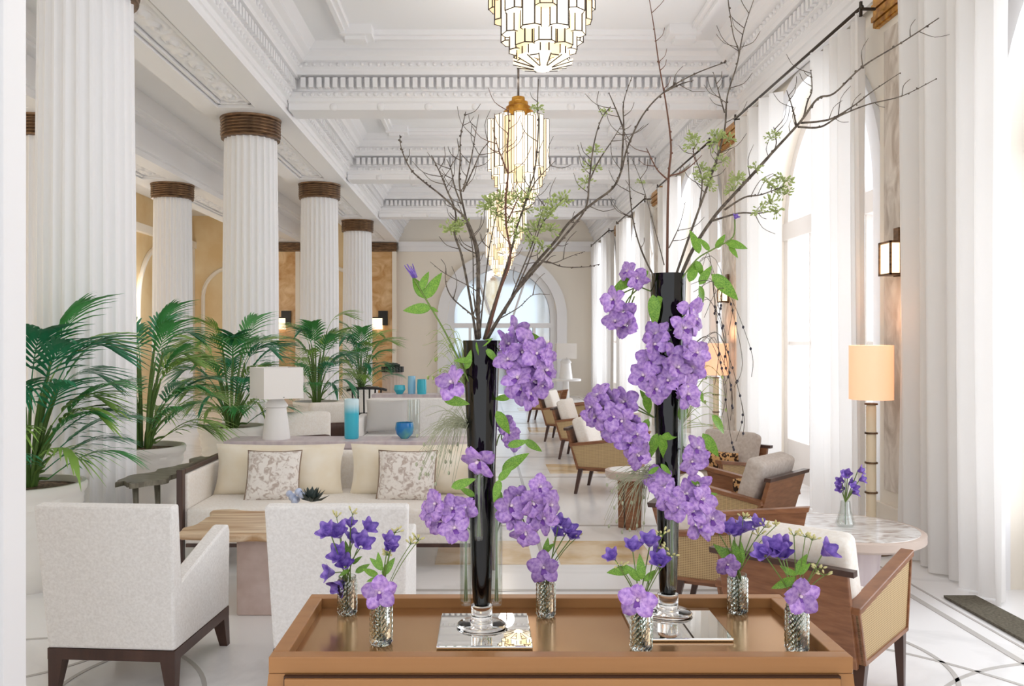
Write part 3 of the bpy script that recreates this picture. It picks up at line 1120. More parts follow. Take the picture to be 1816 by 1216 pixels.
# ------------------------------------------------------------------ soft furnishing helpers
def rbox(x0, x1, y0, y1, z0, z1, r=0.03, puff=0.0, n=6):
    """soft box: superellipsoid-like rounded cushion block"""
    b = MB()
    cx, cy, cz = (x0 + x1) / 2, (y0 + y1) / 2, (z0 + z1) / 2
    hx, hy, hz = (x1 - x0) / 2, (y1 - y0) / 2, (z1 - z0) / 2

    def face(fn):
        b.grid(fn, n * 2, n * 2)

    def sh(p):
        q = Vector((max(-hx + r, min(hx - r, p[0])), max(-hy + r, min(hy - r, p[1])), max(-hz + r, min(hz - r, p[2]))))
        dlt = Vector(p) - q
        if dlt.length > 1e-9:
            dlt = dlt.normalized() * r
        v = q + dlt
        if puff:
            sm = min(hx, hy, hz)
            ex = (1 - (v.x / hx) ** 2) if hx > sm else 1
            ey = (1 - (v.y / hy) ** 2) if hy > sm else 1
            ez = (1 - (v.z / hz) ** 2) if hz > sm else 1
            k = max(0, ex) * max(0, ey) * max(0, ez)
            if hz == sm:
                v.z += math.copysign(puff * k, v.z)
            elif hy == sm:
                v.y += math.copysign(puff * k, v.y)
            else:
                v.x += math.copysign(puff * k, v.x)
        return (cx + v.x, cy + v.y, cz + v.z)

    def cs(u):     # denser near the edges
        return -math.cos(PI * u)
    for s in (-1, 1):
        face(lambda u, v, s=s: sh((cs(u) * hx * s, cs(v) * hy, hz * s)))
        face(lambda u, v, s=s: sh((cs(u) * hx, hy * -s, cs(v) * hz * (1 if s > 0 else -1))) if s > 0 else sh((-cs(u) * hx, hy, cs(v) * hz)))
        face(lambda u, v, s=s: sh((hx * s, cs(u) * hy * s, cs(v) * hz)))
    return b


def pillow(wd, ht, th, n=16, flop=0.0):
    b = MB()

    def fn(sgn):
        def g(u, v):
            a, c = 2 * u - 1, 2 * v - 1
            pin = 1 - 0.06 * (1 - abs(a) ** 2) * abs(c) ** 4
            pin2 = 1 - 0.06 * (1 - abs(c) ** 2) * abs(a) ** 4
            e = (max(0, 1 - abs(a) ** 2.6) * max(0, 1 - abs(c) ** 2.6)) ** 0.45
            return (a * wd / 2 * pin2 * sgn, -sgn * th / 2 * e + flop * (c * c), c * ht / 2 * pin)
        return g
    b.grid(fn(1), n, n)
    b.grid(fn(-1), n, n)
    return b


def leg(mb, x, y, z1, w1, w0, dx=0, dy=0):
    mb.hexa([(x + dx - w0, y + dy - w0, 0), (x + dx + w0, y + dy - w0, 0), (x + dx + w0, y + dy + w0, 0), (x + dx - w0, y + dy + w0, 0)],
            [(x - w1, y - w1, z1), (x + w1, y - w1, z1), (x + w1, y + w1, z1), (x - w1, y + w1, z1)])
    return mb


# ------------------------------------------------------------------ white armchairs
def armchair(x, y, rz, label):
    t = thing('armchair', label, 'armchair', (x, y, 0), rz, 'white linen armchairs')
    hw = 0.297
    b = MB().hexa([(-hw, 0, 0.205), (hw, 0, 0.205), (hw, 0.11, 0.205), (-hw, 0.11, 0.205)], [(-hw - 0.022, -0.075, 0.865), (hw + 0.022, -0.075, 0.865), (hw + 0.022, 0.0, 0.87), (-hw - 0.022, 0.0, 0.87)])
    obj('backrest', b, FABW, t, bevel=0.012)
    for s in (-1, 1):
        a = MB()
        poly = [(0.02, 0.205), (0.66, 0.205), (0.675, 0.60), (0.655, 0.635), (0.62, 0.635), (0.0, 0.48), (-0.03, 0.48)]
        x0, x1 = sorted((s * hw, s * (hw - 0.075)))
        a.prism(poly, 'x', x0, x1)
        obj('arm', a, FABW, t, bevel=0.01)
    obj('seat', rbox(-hw + 0.07, hw - 0.07, 0.08, 0.66, 0.205, 0.42, 0.03, 0.01), FABW, t, True)
    fr = MB().box(-hw, hw, 0.0, 0.04, 0.155, 0.205).box(-hw, hw, 0.62, 0.66, 0.155, 0.205).box(-hw, -hw + 0.04, 0.04, 0.62, 0.155, 0.205).box(hw - 0.04, hw, 0.04, 0.62, 0.155, 0.205)
    obj('base_frame', fr, DARKWOOD, t)
    for sx in (-1, 1):
        for (yy, dy) in ((0.035, -0.01), (0.625, 0.03)):
            obj('leg', leg(MB(), sx * (hw - 0.035), yy, 0.16, 0.034, 0.02, sx * 0.014, dy), DARKWOOD, t)


armchair(-1.685, 3.82, -0.07, 'white linen armchair at far left beside the white jamb')
armchair(-0.655, 3.82, 0.0, 'white linen armchair behind the small bud vases, left of black vase')

# ------------------------------------------------------------------ live edge coffee table
def live_slab(x0, x1, y0, y1, z0, z1, seed, amp=0.05, n=40):
    r = random.Random(seed)
    ph = [r.uniform(0, 6.28) for _ in range(6)]
    pts = []

    def wob(t):
        return amp * (math.sin(7 * t + ph[0]) + 0.6 * math.sin(17 * t + ph[1]) + 0.4 * math.sin(31 * t + ph[2])) / 2
    for i in range(n):
        t = i / n
        pts.append((x0 + (x1 - x0) * t, y0 + wob(t)))
    for i in range(12):
        t = i / 12
        pts.append((x1 + wob(t + 3) * 0.6, y0 + (y1 - y0) * t))
    for i in range(n):
        t = i / n
        pts.append((x1 + (x0 - x1) * t, y1 + wob(t + 1.7)))
    for i in range(12):
        t = i / 12
        pts.append((x0 + wob(t + 5) * 0.9, y1 + (y0 - y1) * t))
    return MB().prism(pts, 'z', z0, z1)


t = thing('coffee_table', 'live edge wooden coffee table on pink stone blocks before the sofa', 'coffee table', (0, 0, 0))
obj('table_top', live_slab(-1.76, -0.62, 4.86, 5.55, 0.445, 0.49, 4, 0.045), LIVEEDGE, t, bevel=0.012)
for x0 in (-1.44, -0.98):
    obj('pedestal', MB().box(x0, x0 + 0.34, 4.92, 5.42, 0, 0.445), PINKST, t, bevel=0.01)
# succulents on it
t = thing('succulent_plant', 'dark green succulent rosette with pale blue blossoms on the coffee table', 'plant', (-1.09, 5.2, 0.49))
obj('bowl', MB().lathe([(0.05, 0), (0.075, 0.035), (0.08, 0.06), (0.07, 0.06), (0.05, 0.03)], 24), CERAM, t, True)
SUCC = mat('dark_succulent', (58, 72, 70), 0.5)
BLUEP = mat('pale_blue_blossom', (196, 208, 236), 0.6)
for i in range(22):
    a, e = i * 2.4, 0.25 + 0.9 * (i / 22)
    L = 0.12 - 0.025 * i / 22
    M = Matrix.Translation((0.03, 0, 0.12)) @ Matrix.Rotation(a, 4, 'Z') @ Matrix.Rotation(-e, 4, 'Y')
    b = MB().add([(0, -0.006, 0), (0, 0.006, 0), (L * 0.6, 0.018, 0.004), (L, 0, 0.012), (L * 0.6, -0.018, 0.004), (L * 0.5, 0, -0.008)], [(0, 1, 2, 3, 4), (1, 0, 5), (2, 1, 5), (3, 2, 5), (4, 3, 5), (0, 4, 5)], M)
    obj('leaf', b, SUCC, t)
for i in range(9):
    b = MB().ball((-0.07 + 0.022 * (i % 3) - 0.02 * (i // 3), 0.02 * (i // 3) - 0.02, 0.13 + 0.018 * ((i * 7) % 4)), 0.022, 7, 5)
    obj('blossom', b, BLUEP, t, True)

# ------------------------------------------------------------------ sofa
SX0, SX1, SY0, SY1 = -2.08, 0.02, 5.9, 6.85
t = thing('sofa', 'cream sofa with dark wood arm posts facing the camera', 'sofa', (0, 0, 0))
obj('seat', rbox(SX0, SX1, SY0, SY1 - 0.1, 0.24, 0.43, 0.03, 0.008), FABC, t, True)
obj('backrest', rbox(SX0, SX1, SY1 - 0.14, SY1, 0.3, 0.72, 0.03), FABC, t, True)
obj('base', MB().box(SX0, SX1, SY0 + 0.01, SY1, 0.185, 0.25), FABC, t)
for s, x in ((-1, SX0), (1, SX1)):
    x0, x1 = sorted((x, x + s * 0.05))
    obj('arm_panel', rbox(x0, x1, SY0 + 0.05, SY1, 0.24, 0.66, 0.02), FABC, t, True)
    xo = x + s * 0.05
    x0, x1 = sorted((xo - s * 0.03, xo + s * 0.012))
    obj('arm_post', MB().box(x0, x1, SY0 - 0.01, SY0 + 0.05, 0.0, 0.70), DARKWOOD, t, bevel=0.005)
    obj('arm_rail', MB().box(x0, x1, SY0 + 0.05, SY1 + 0.02, 0.665, 0.70), DARKWOOD, t, bevel=0.005)
    obj('rear_leg', MB().box(x0, x1, SY1 - 0.05, SY1 + 0.02, 0.0, 0.665), DARKWOOD, t)
obj('base_rail', MB().box(SX0, SX1, SY0 + 0.0, SY0 + 0.03, 0.16, 0.185), DARKWOOD, t)


def cushion(label, x, y, z, wd, ht, th, m, rx=-0.2, rz=0.0, cat='cushion', group='loose cushions on the cream sofa', edge=None):
    c = pillow(wd, ht, th)
    o = obj('cushion', c, m, None, True)
    o.location = (x, y, z)
    o.rotation_euler = (rx, 0, rz)
    tag(o, label, cat, group)
    if edge:
        pts = []
        for k in range(4):
            sx, sz = ((-1, -1), (1, -1), (1, 1), (-1, 1))[k]
            nx, nz = ((1, -1), (1, 1), (-1, 1), (-1, -1))[k]
            for q in range(6):
                f = q / 6
                aa, cc = sx + (nx - sx) * f, sz + (nz - sz) * f
                pin = 1 - 0.06 * (1 - abs(aa) ** 2) * abs(cc) ** 4
                pin2 = 1 - 0.06 * (1 - abs(cc) ** 2) * abs(aa) ** 4
                pts.append((aa * wd / 2 * pin2, 0, cc * ht / 2 * pin))
        pts.append(pts[0])
        obj('piping', MB().tube(pts, 0.006, 5), edge, o, True)
    return o


PIPE = mat('brown_piping', (150, 128, 108), 0.8)
cushion('large tan and cream cushion at the left end of the sofa', -1.57, 6.5, 0.61, 1.0, 0.40, 0.24, FABTAN, -0.22)
cushion('large tan and cream cushion at the right half of the sofa', -0.53, 6.5, 0.61, 1.0, 0.40, 0.24, FABTAN, -0.22)
cushion('patterned square pillow leaning on the left sofa cushion', -1.56, 6.27, 0.60, 0.40, 0.38, 0.14, PATT, -0.35, 0.04, edge=PIPE)
cushion('patterned square pillow leaning on the right sofa cushion', -0.57, 6.27, 0.60, 0.44, 0.38, 0.14, PATT, -0.35, -0.04, edge=PIPE)

# live edge side table along the sofa's left arm
t = thing('side_table', 'weathered grey live edge side table left of the sofa arm', 'side table', (0, 0, 0))
M = Matrix.Translation((-2.33, 6.42, 0)) @ Matrix.Rotation(PI / 2 - 0.12, 4, 'Z')
sl = live_slab(-0.66, 0.66, -0.10, 0.10, 0.60, 0.635, 9, 0.09)
sl.v = [tuple(M @ Vector(p)) for p in sl.v]
obj('table_top', sl, OLIVEWOOD, t, bevel=0.01)
for (x, y) in ((-2.44, 5.92), (-2.31, 5.98), (-2.35, 6.95), (-2.23, 6.95)):
    obj('leg', MB().tube([(x, y, 0), (x + 0.01, y, 0.3), (x, y, 0.605)], [0.018, 0.014, 0.022], 8), OLIVEWOOD, t, True)

# console behind the sofa with lamp and blue glass
t = thing('console_table', 'long lilac grey console table behind the sofa', 'console table', (0, 0, 0))
obj('table_top', MB().box(-2.2, 0.1, 7.14, 7.55, 0.69, 0.75), LILAC, t, bevel=0.006)
obj('apron', MB().box(-2.18, 0.08, 7.15, 7.54, 0.58, 0.69), LILAC, t)
for x in (-2.14, 0.02):
    for y in (7.18, 7.5):
        obj('leg', MB().box(x - 0.025, x + 0.025, y - 0.02, y + 0.02, 0, 0.58), LILAC, t)
TZ = 0.75


def table_lamp(x, y, z, label, s=1.0, rz=0.0):
    t = thing('table_lamp', label, 'table lamp', (x, y, z), rz, 'white table lamps')
    obj('base', MB().lathe([(0.0, 0), (0.118 * s, 0), (0.118 * s, 0.02 * s), (0.085 * s, 0.27 * s), (0.10 * s, 0.28 * s), (0.098 * s, 0.295 * s), (0.05 * s, 0.36 * s), (0.02 * s, 0.37 * s), (0.0, 0.37 * s)], 32), CERAM, t, True, 40)
    h = 0.175 * s
    b = MB()
    for (x0, x1, y0, y1) in ((-h, h, -h, -h + 0.004), (-h, h, h - 0.004, h), (-h, -h + 0.004, -h + 0.004, h - 0.004), (h - 0.004, h, -h + 0.004, h - 0.004)):
        b.box(x0, x1, y0, y1, 0.355 * s, 0.62 * s)
    obj('lamp_shade', b, SHADEW, t)
    obj('shade_fitter', MB().box(-h, h, -0.006, 0.006, 0.365 * s, 0.372 * s).box(-0.006, 0.006, -h, h, 0.365 * s, 0.372 * s), BRASSROD, t)
    return t


table_lamp(-1.80, 7.34, TZ, 'white table lamp with square shade on the lilac console', 1.0, 0.6)


def lathe_thing(name, prof, m, label, cat, loc, n=32, group=None, angle=40):
    o = obj(name, MB().lathe(prof, n), m, None, True, angle)
    o.location = loc
    return tag(o, label, cat, group)


def turq_mat():
    m = mat('turquoise_white_glass', (64, 186, 208), 0.15)
    nt, N, L, b = nodes(m)
    tc = N.new('ShaderNodeTexCoord')
    sp = N.new('ShaderNodeSeparateXYZ')
    L.new(tc.outputs['Object'], sp.inputs[0])
    r = N.new('ShaderNodeValToRGB')
    e = r.color_ramp.elements
    e[0].position, e[0].color = 0.22, lin((70, 190, 214))
    e[1].position, e[1].color = 0.30, lin((206, 232, 240))
    L.new(sp.outputs['Z'], r.inputs[0])
    L.new(r.outputs[0], b.inputs['Base Color'])
    return m


TURQW = turq_mat()
lathe_thing('glass_vase', [(0.0, 0), (0.055, 0), (0.062, 0.01), (0.064, 0.33), (0.060, 0.345), (0.054, 0.34), (0.054, 0.03), (0, 0.02)], TURQW, 'tall turquoise cylinder vase with white top on lilac console', 'vase', (-1.15, 7.36, TZ))
BOWLB = mat('deep_blue_glass', (40, 150, 214), 0.08)
noise_col(BOWLB, (24, 120, 190), (130, 200, 150), 6, 2, 0.45, 0.8)
lathe_thing('glass_bowl', [(0.0, 0), (0.03, 0), (0.07, 0.04), (0.082, 0.09), (0.075, 0.14), (0.069, 0.14), (0.076, 0.09), (0.06, 0.04), (0, 0.02)], BOWLB, 'round blue glass bowl on the lilac console', 'bowl', (-0.69, 7.36, TZ))
lathe_thing('hurricane_glass', [(0.05, 0), (0.055, 0.005), (0.055, 0.33), (0.052, 0.33), (0.052, 0.01)], TUBEG, 'clear glass hurricane cylinder behind the blue bowl', 'vase', (-0.62, 7.48, TZ))

# ------------------------------------------------------------------ cane lounge chairs (front is local +Y)
def make_lounge(label, x, y, rz, fab, pillow_m=None, group='cane and wood lounge chairs'):
    t = thing('lounge_chair', label, 'lounge chair', (x, y, 0), rz, group)
    hw = 0.31
    for s in (-1, 1):
        def pr(poly, x0, x1):
            a, b_ = sorted((s * x0, s * x1))
            return MB().prism(poly, 'x', a, b_)
        BB, BT, FT, FB = (-0.28, 0.27), (-0.36, 0.50), (0.36, 0.60), (0.30, 0.27)
        obj('arm_panel', pr([BB, FB, FT, BT], hw - 0.035, hw - 0.018), BROWNWOOD, t)
        obj('arm_cane', pr([(BB[0], BB[1]), (FB[0], FB[1]), (FT[0], FT[1]), (BT[0], BT[1])], hw - 0.018, hw - 0.008), CANE, t)
        rl = MB()
        for (p, q, wd) in ((BB, FB, 0.018), (FB, FT, 0.014), (BT, BB, 0.014)):
            v = Vector((q[0] - p[0], q[1] - p[1])).normalized()
            nn = Vector((-v.y, v.x)) * wd
            poly = [(p[0] - nn.x * 0, p[1] - nn.y * 0), (q[0], q[1]), (q[0] + nn.x, q[1] + nn.y), (p[0] + nn.x, p[1] + nn.y)]
            a, b_ = sorted((s * (hw - 0.018), s * hw))
            rl.prism(poly, 'x', a, b_)
        obj('arm_frame', rl, BROWNWOOD, t)
        a, b_ = sorted((s * (hw - 0.055), s * (hw + 0.004)))
        obj('arm_rail', MB().prism([(-0.37, 0.495), (0.37, 0.597), (0.375, 0.627), (-0.365, 0.525)], 'x', a, b_), BROWNWOOD, t, bevel=0.004)
        obj('leg', leg(MB(), s * (hw - 0.03), 0.27, 0.275, 0.022, 0.013, s * 0.0, 0.03), DARKWOOD, t)
        obj('leg', leg(MB(), s * (hw - 0.03), -0.25, 0.275, 0.024, 0.015, 0, -0.06), DARKWOOD, t)
    obj('back_panel', MB().hexa([(-hw + 0.03, -0.30, 0.25), (hw - 0.03, -0.30, 0.25), (hw - 0.03, -0.27, 0.25), (-hw + 0.03, -0.27, 0.25)],
                                [(-hw + 0.03, -0.42, 0.67), (hw - 0.03, -0.42, 0.67), (hw - 0.03, -0.39, 0.67), (-hw + 0.03, -0.39, 0.67)]), BROWNWOOD, t, bevel=0.004)
    obj('back_rail', MB().hexa([(-hw + 0.0, -0.43, 0.66), (hw - 0.0, -0.43, 0.66), (hw, -0.385, 0.66), (-hw, -0.385, 0.66)], [(-hw, -0.435, 0.685), (hw, -0.435, 0.685), (hw, -0.39, 0.685), (-hw, -0.39, 0.685)]), DARKWOOD, t)
    obj('seat_rail', MB().box(-hw + 0.035, hw - 0.035, -0.27, 0.31, 0.245, 0.29), BROWNWOOD, t)
    sc = rbox(-hw + 0.045, hw - 0.045, -0.24, 0.34, 0.292, 0.43, 0.035, 0.012)
    obj('seat_cushion', sc, fab, t, True)
    bc = rbox(-hw + 0.05, hw - 0.05, -0.07, 0.07, -0.2, 0.2, 0.04, 0.015)
    o = obj('back_cushion', bc, fab, t, True)
    o.location = (0, -0.245, 0.60)
    o.rotation_euler = (0.3, 0, 0)
    if pillow_m:
        o = obj('lumbar_pillow', pillow(0.36, 0.2, 0.1), pillow_m, t, True)
        o.location = (0, -0.12, 0.535)
        o.rotation_euler = (0.25, 0, PI)
    return t


def face(dx, dy):
    return math.atan2(-dx, dy)


make_lounge('cane and walnut lounge chair at lower right, cut by the bronze table', 1.52, 3.87, face(0.67, 0.743), FABC)
make_lounge('cane sided lounge chair between the taller vase and the marble table', 1.45, 4.87, face(0.9, -0.44), FABC)
make_lounge('taupe cushioned lounge chair with leopard pillow, nearer of two by window', 1.80, 6.12, face(-0.72, 0.69), FABTAUPE, LEOP)
make_lounge('taupe cushioned lounge chair with leopard pillow, farther of two by window', 2.0, 7.35, face(-0.75, -0.66), FABTAUPE, LEOP)
make_lounge('cane lounge chair beside the round cream table in the aisle', 1.35, 9.0, face(0.93, -0.36), FABC)
make_lounge('cane lounge chair second along the right of the aisle', 1.4, 11.6, face(0.95, -0.3), FABC)
make_lounge('small cane lounge chair far along the right of the aisle', 1.35, 13.6, face(0.95, -0.3), FABC)
make_lounge('smallest cane lounge chair near the far arched mirror', 1.25, 16.8, face(0.95, -0.3), FABC)

# round tables
def round_table(x, y, r, h, label, topm, edgem, legm):
    t = thing('round_table', label, 'round table', (x, y, 0), 0, 'round tables on the right')
    obj('table_top', MB().lathe([(0, h - 0.07), (r * 0.93, h - 0.07), (r, h - 0.05), (r, h - 0.006), (r - 0.01, h - 0.001), (0, h - 0.001)], 64), edgem, t, True, 40)
    obj('marble_inlay', MB().lathe([(0, h - 0.001), (r - 0.035, h - 0.001), (r - 0.036, h + 0.001), (0, h + 0.001)], 64), topm, t)
    for k in range(3):
        a = 2 * PI * k / 3 + 0.5
        M = Matrix.Rotation(a, 4, 'Z') @ Matrix.Translation((r * 0.3, 0, 0))
        w0, w1, e = min(0.10, r * 0.2), min(0.13, r * 0.28), min(0.035, r * 0.12)
        obj('leg', MB().hexa([(-e, -w0, 0), (e, -w0, 0), (e, w0, 0), (-e, w0, 0)], [(-e, -w1, h - 0.07), (e, -w1, h - 0.07), (e, w1, h - 0.07), (-e, w1, h - 0.07)], M), legm, t)
    return t


round_table(2.30, 5.35, 0.45, 0.42, 'round marble topped table at right with a bud vase on it', MARBTOP, PALEWOOD, LILAC)
round_table(1.25, 7.24, 0.21, 0.50, 'small round cream table in the aisle behind the taller vase', CERAM, PALEWOOD, BROWNWOOD)
round_table(1.9, 12.6, 0.45, 0.55, 'round pale table among the far lounge chairs', CERAM, PALEWOOD, BROWNWOOD)
OLIVEP = mat('olive_feathers', (140, 124, 62), 0.8)

# dark figurines on the far round table, lamp beyond
def figurine(x, y, z, label, seed):
    r = random.Random(seed)
    b = MB().lathe([(0.07, 0), (0.07, 0.02), (0.02, 0.03), (0.015, 0.06)], 16)
    pts = [Vector((0, 0, 0.05))]
    for i in range(5):
        pts.append(pts[-1] + Vector((r.uniform(-0.03, 0.05), 0, 0.05)))
    b.tube(ease(pts, 3), 0.018, 6)
    b.tube(ease([pts[2], pts[2] + Vector((0.07, 0, 0.05)), pts[2] + Vector((0.1, 0, 0.02))], 3), 0.014, 6)
    b.ball(pts[-1], 0.03, 8, 6)
    o = obj('figurine', b, BLACKM, None, True)
    o.location = (x, y, z)
    tag(o, label, 'figurine', 'dark table sculptures')


figurine(1.68, 12.6, 0.551, 'dark curved figurine on far round table, left one', 3)
figurine(2.02, 12.5, 0.551, 'dark curved figurine on far round table, right one', 8)
# side table carrying the far white lamp
t = thing('side_table', 'low white side table carrying the far white table lamp', 'side table', (2.15, 22.2, 0))
obj('table_top', MB().lathe([(0, 0.55), (0.4, 0.55), (0.4, 0.6), (0, 0.6)], 32), CERAM, t, True, 30)
obj('pedestal', MB().lathe([(0.2, 0), (0.1, 0.1), (0.08, 0.55)], 24), CERAM, t, True, 30)
table_lamp(2.15, 22.2, 0.6, 'small white table lamp near the far wall, right of arched mirror', 1.5, 0.0)

# middle distance: second sitting group on the left
t = thing('sofa', 'white sofa in the second sitting group behind the console', 'sofa', (0, 0, 0))
obj('seat', rbox(-1.5, 0.0, 10.1, 10.9, 0.2, 0.43, 0.03), FABW, t, True)
obj('backrest', rbox(-1.5, 0.0, 10.85, 11.05, 0.2, 0.86, 0.04), FABW, t, True)
for x in (-1.6, 0.0):
    obj('arm', rbox(x, x + 0.1, 10.1, 11.0, 0.2, 0.66, 0.03), FABW, t, True)
for x in (-1.5, -0.05):
    for y in (10.15, 10.95):
        obj('leg', leg(MB(), x, y, 0.2, 0.03, 0.02), DARKWOOD, t)
c = cushion('wide light grey cushion on the white sofa behind the console', -1.22, 10.62, 0.66, 0.52, 0.40, 0.16, FABGREY, -0.2, 0, group='cushions of the second group')
t = thing('console_table', 'lilac grey console behind the second white sofa', 'console table', (0, 0, 0))
obj('table_top', MB().box(-1.5, 0.1, 11.3, 11.7, 0.82, 0.88), LILAC, t)
obj('body', MB().box(-1.45, 0.05, 11.32, 11.68, 0.0, 0.82), FABW, t)
lathe_thing('glass_bowl', [(0.0, 0), (0.04, 0), (0.08, 0.06), (0.07, 0.12), (0.06, 0.12), (0.065, 0.06), (0, 0.03)], TURQ, 'small turquoise bowl on the second console', 'bowl', (-1.14, 11.45, 0.88))
lathe_thing('glass_vase', [(0.0, 0), (0.06, 0), (0.065, 0.08), (0.06, 0.2), (0.05, 0.2), (0.055, 0.08), (0, 0.03)], TURQ, 'turquoise glass vase on the second console', 'vase', (-0.84, 11.45, 0.88))
lathe_thing('glass_vase', [(0.0, 0), (0.05, 0), (0.055, 0.08), (0.05, 0.24), (0.045, 0.24), (0.045, 0.08), (0, 0.03)], WATERJ, 'pale blue glass vase between turquoise vessels on the second console', 'vase', (-0.98, 11.5, 0.88))
# ribbed basket-like cabinet with black crown beyond
t = thing('drum_cabinet', 'grey ribbed drum with black scalloped top near the onyx pilaster', 'cabinet', (-2.05, 19.0, 0))
obj('body', MB().lathe([(0.22, 0), (0.22, 1.0)], 72, mod=lambda a, z: 1 + 0.05 * math.sin(18 * a)), PALEWOOD, t, True)
cr = MB()
for i in range(18):
    a = 2 * PI * i / 18
    cr.box(0.2, 0.25, -0.03, 0.03, 0.9, 1.02, Matrix.Rotation(a, 4, 'Z'))
obj('crown', cr, BLACKM, t)
obj('lid', MB().lathe([(0.16, 1.02), (0.18, 1.06), (0.1, 1.1), (0, 1.1)], 24), BLACKM, t, True, 40)
# two pale chairs with dark shells and a spindle back between console and palm
for k, (x, y, a) in enumerate(((-2.06, 9.45, 0.5), (-1.99, 10.9, 0.35))):
    t = thing('tub_chair', ('cream tub chair with dark wooden shell, right of the table lamp', 'cream tub chair with dark wooden shell, left of the turquoise vase')[k], 'armchair', (x, y, 0), a, 'tub chairs of the second group')
    obj('shell', rbox(-0.3, 0.3, -0.3, 0.3, 0.2, 0.58, 0.08), DARKWOOD, t, True)
    obj('backrest', rbox(-0.29, 0.29, -0.26, -0.1, 0.42, 0.82, 0.05), FABC, t, True)
    obj('seat_cushion', rbox(-0.26, 0.26, -0.1, 0.31, 0.42, 0.60, 0.05), FABC, t, True)
    for sx in (-1, 1):
        for sy in (-1, 1):
            obj('leg', leg(MB(), sx * 0.22, sy * 0.22, 0.22, 0.025, 0.015), DARKWOOD, t)
t = thing('spindle_chair', 'black spindle backed chair behind the grey cushion', 'chair', (-1.82, 13.2, 0), 0.1)
b = MB()
obj('seat', MB().box(-0.24, 0.24, -0.22, 0.24, 0.42, 0.46), BLACKM, t)
obj('back_rail', MB().tube(ease([(-0.3, -0.16, 0.84), (-0.15, -0.24, 0.87), (0.15, -0.24, 0.87), (0.3, -0.16, 0.84)], 4), 0.022, 6), BLACKM, t, True)
for i in range(6):
    x = -0.2 + 0.08 * i
    obj('spindle', MB().tube([(x, -0.2, 0.46), (x * 1.1, -0.23, 0.86)], 0.014, 6), BLACKM, t)
for sx in (-1, 1):
    for sy in (-1, 1):
        obj('leg', leg(MB(), sx * 0.2, sy * 0.19, 0.42, 0.02, 0.014), BLACKM, t)

# ------------------------------------------------------------------ bronze tray table in the foreground
TX0, TX1, TY0, TY1, TTOP = -0.545, 0.935, 2.14, 2.674, 0.80
TR = 0.77
t = thing('tray_table', 'bronze lacquered console with recessed gold tray top in the foreground', 'table', (0, 0, 0))
rw = 0.042
obj('tray_floor', MB().box(TX0 + rw, TX1 - rw, TY0 + rw, TY1 - rw, TR - 0.012, TR), TRAYM, t)
for (x0, x1, y0, y1) in ((TX0, TX1, TY0, TY0 + rw), (TX0, TX1, TY1 - rw, TY1), (TX0, TX0 + rw, TY0 + rw, TY1 - rw), (TX1 - rw, TX1, TY0 + rw, TY1 - rw)):
    obj('tray_rim', MB().box(x0, x1, y0, y1, 0.758, TTOP), TABLEW, t, bevel=0.003)
obj('body', MB().hexa([(TX0 - 0.07, TY0 - 0.02, 0.08), (TX1 + 0.07, TY0 - 0.02, 0.08), (TX1 + 0.07, TY1, 0.08), (TX0 - 0.07, TY1, 0.08)], [(TX0, TY0 + 0.001, 0.757), (TX1, TY0 + 0.001, 0.757), (TX1, TY1, 0.757), (TX0, TY1, 0.757)]), TABLEW, t)
obj('drawer_front', MB().box(TX0 + 0.045, TX1 - 0.04, TY0 - 0.022, TY0 + 0.01, 0.45, 0.752), TABLEW, t, bevel=0.002)
obj('drawer_seam', MB().box(TX0 + 0.042, TX1 - 0.037, TY0 - 0.014, TY0 + 0.005, 0.45, 0.756), SEAM, t)
for sx in (TX0 - 0.05, TX1 + 0.05):
    for sy in (TY0 + 0.02, TY1 - 0.05):
        obj('leg', MB().box(sx - 0.03, sx + 0.03, sy - 0.03, sy + 0.03, 0, 0.085), TABLEW, t)

# mirror tiles
for (x0, x1, y0, y1, lb) in ((-0.128, 0.132, 2.27, 2.55, 'square mirror tile under the left black vase'), (0.42, 0.69, 2.33, 2.60, 'square mirror tile under the right black vase')):
    t = thing('mirror_tile', lb, 'mirror', (0, 0, TR), 0, 'mirror tiles on the tray')
    obj('glass', MB().box(x0, x1, y0, y1, 0.001, 0.010), MIRROR, t, bevel=0.003)
MZ = TR + 0.011

# ------------------------------------------------------------------ tall black vases
def trumpet_vase(x, y, H, label, tubes):
    t = thing('trumpet_vase', label, 'vase', (x, y, MZ), 0, 'black trumpet vases')
    obj('foot', MB().lathe([(0.0, 0), (0.066, 0), (0.072, 0.004), (0.066, 0.009), (0.035, 0.014), (0.03, 0.022), (0.031, 0.06), (0, 0.06)], 40), FOOTGL, t, True, 35)
    obj('body', MB().lathe([(0.0, 0.06), (0.022, 0.061), (0.026, 0.075), (0.029, 0.15 * H), (0.034, 0.35 * H), (0.041, 0.6 * H), (0.049, 0.85 * H), (0.054, H), (0.050, H), (0.044, 0.8 * H), (0.0, 0.5 * H)], 48), BLACKGL, t, True, 50)
    for (dx, dy, z0, z1, tr) in tubes:
        g = obj('glass_tube', MB().lathe([(0.0, z0 + 0.003), (tr * 0.8, z0), (tr, z0 + 0.012), (tr, z1), (tr - 0.0025, z1), (tr - 0.0025, z0 + 0.012), (0.0, z0 + 0.008)], 20, None, dx, dy), TUBEG, t, True, 50)
        for q in range(2):
            obj('cut_stem', MB().tube([(dx + 0.003 * (q * 2 - 1), dy, z0 + 0.01), (dx - 0.003 * (q * 2 - 1), dy + 0.002, z1)], 0.0024, 5), STEMG, g, True)
    return t


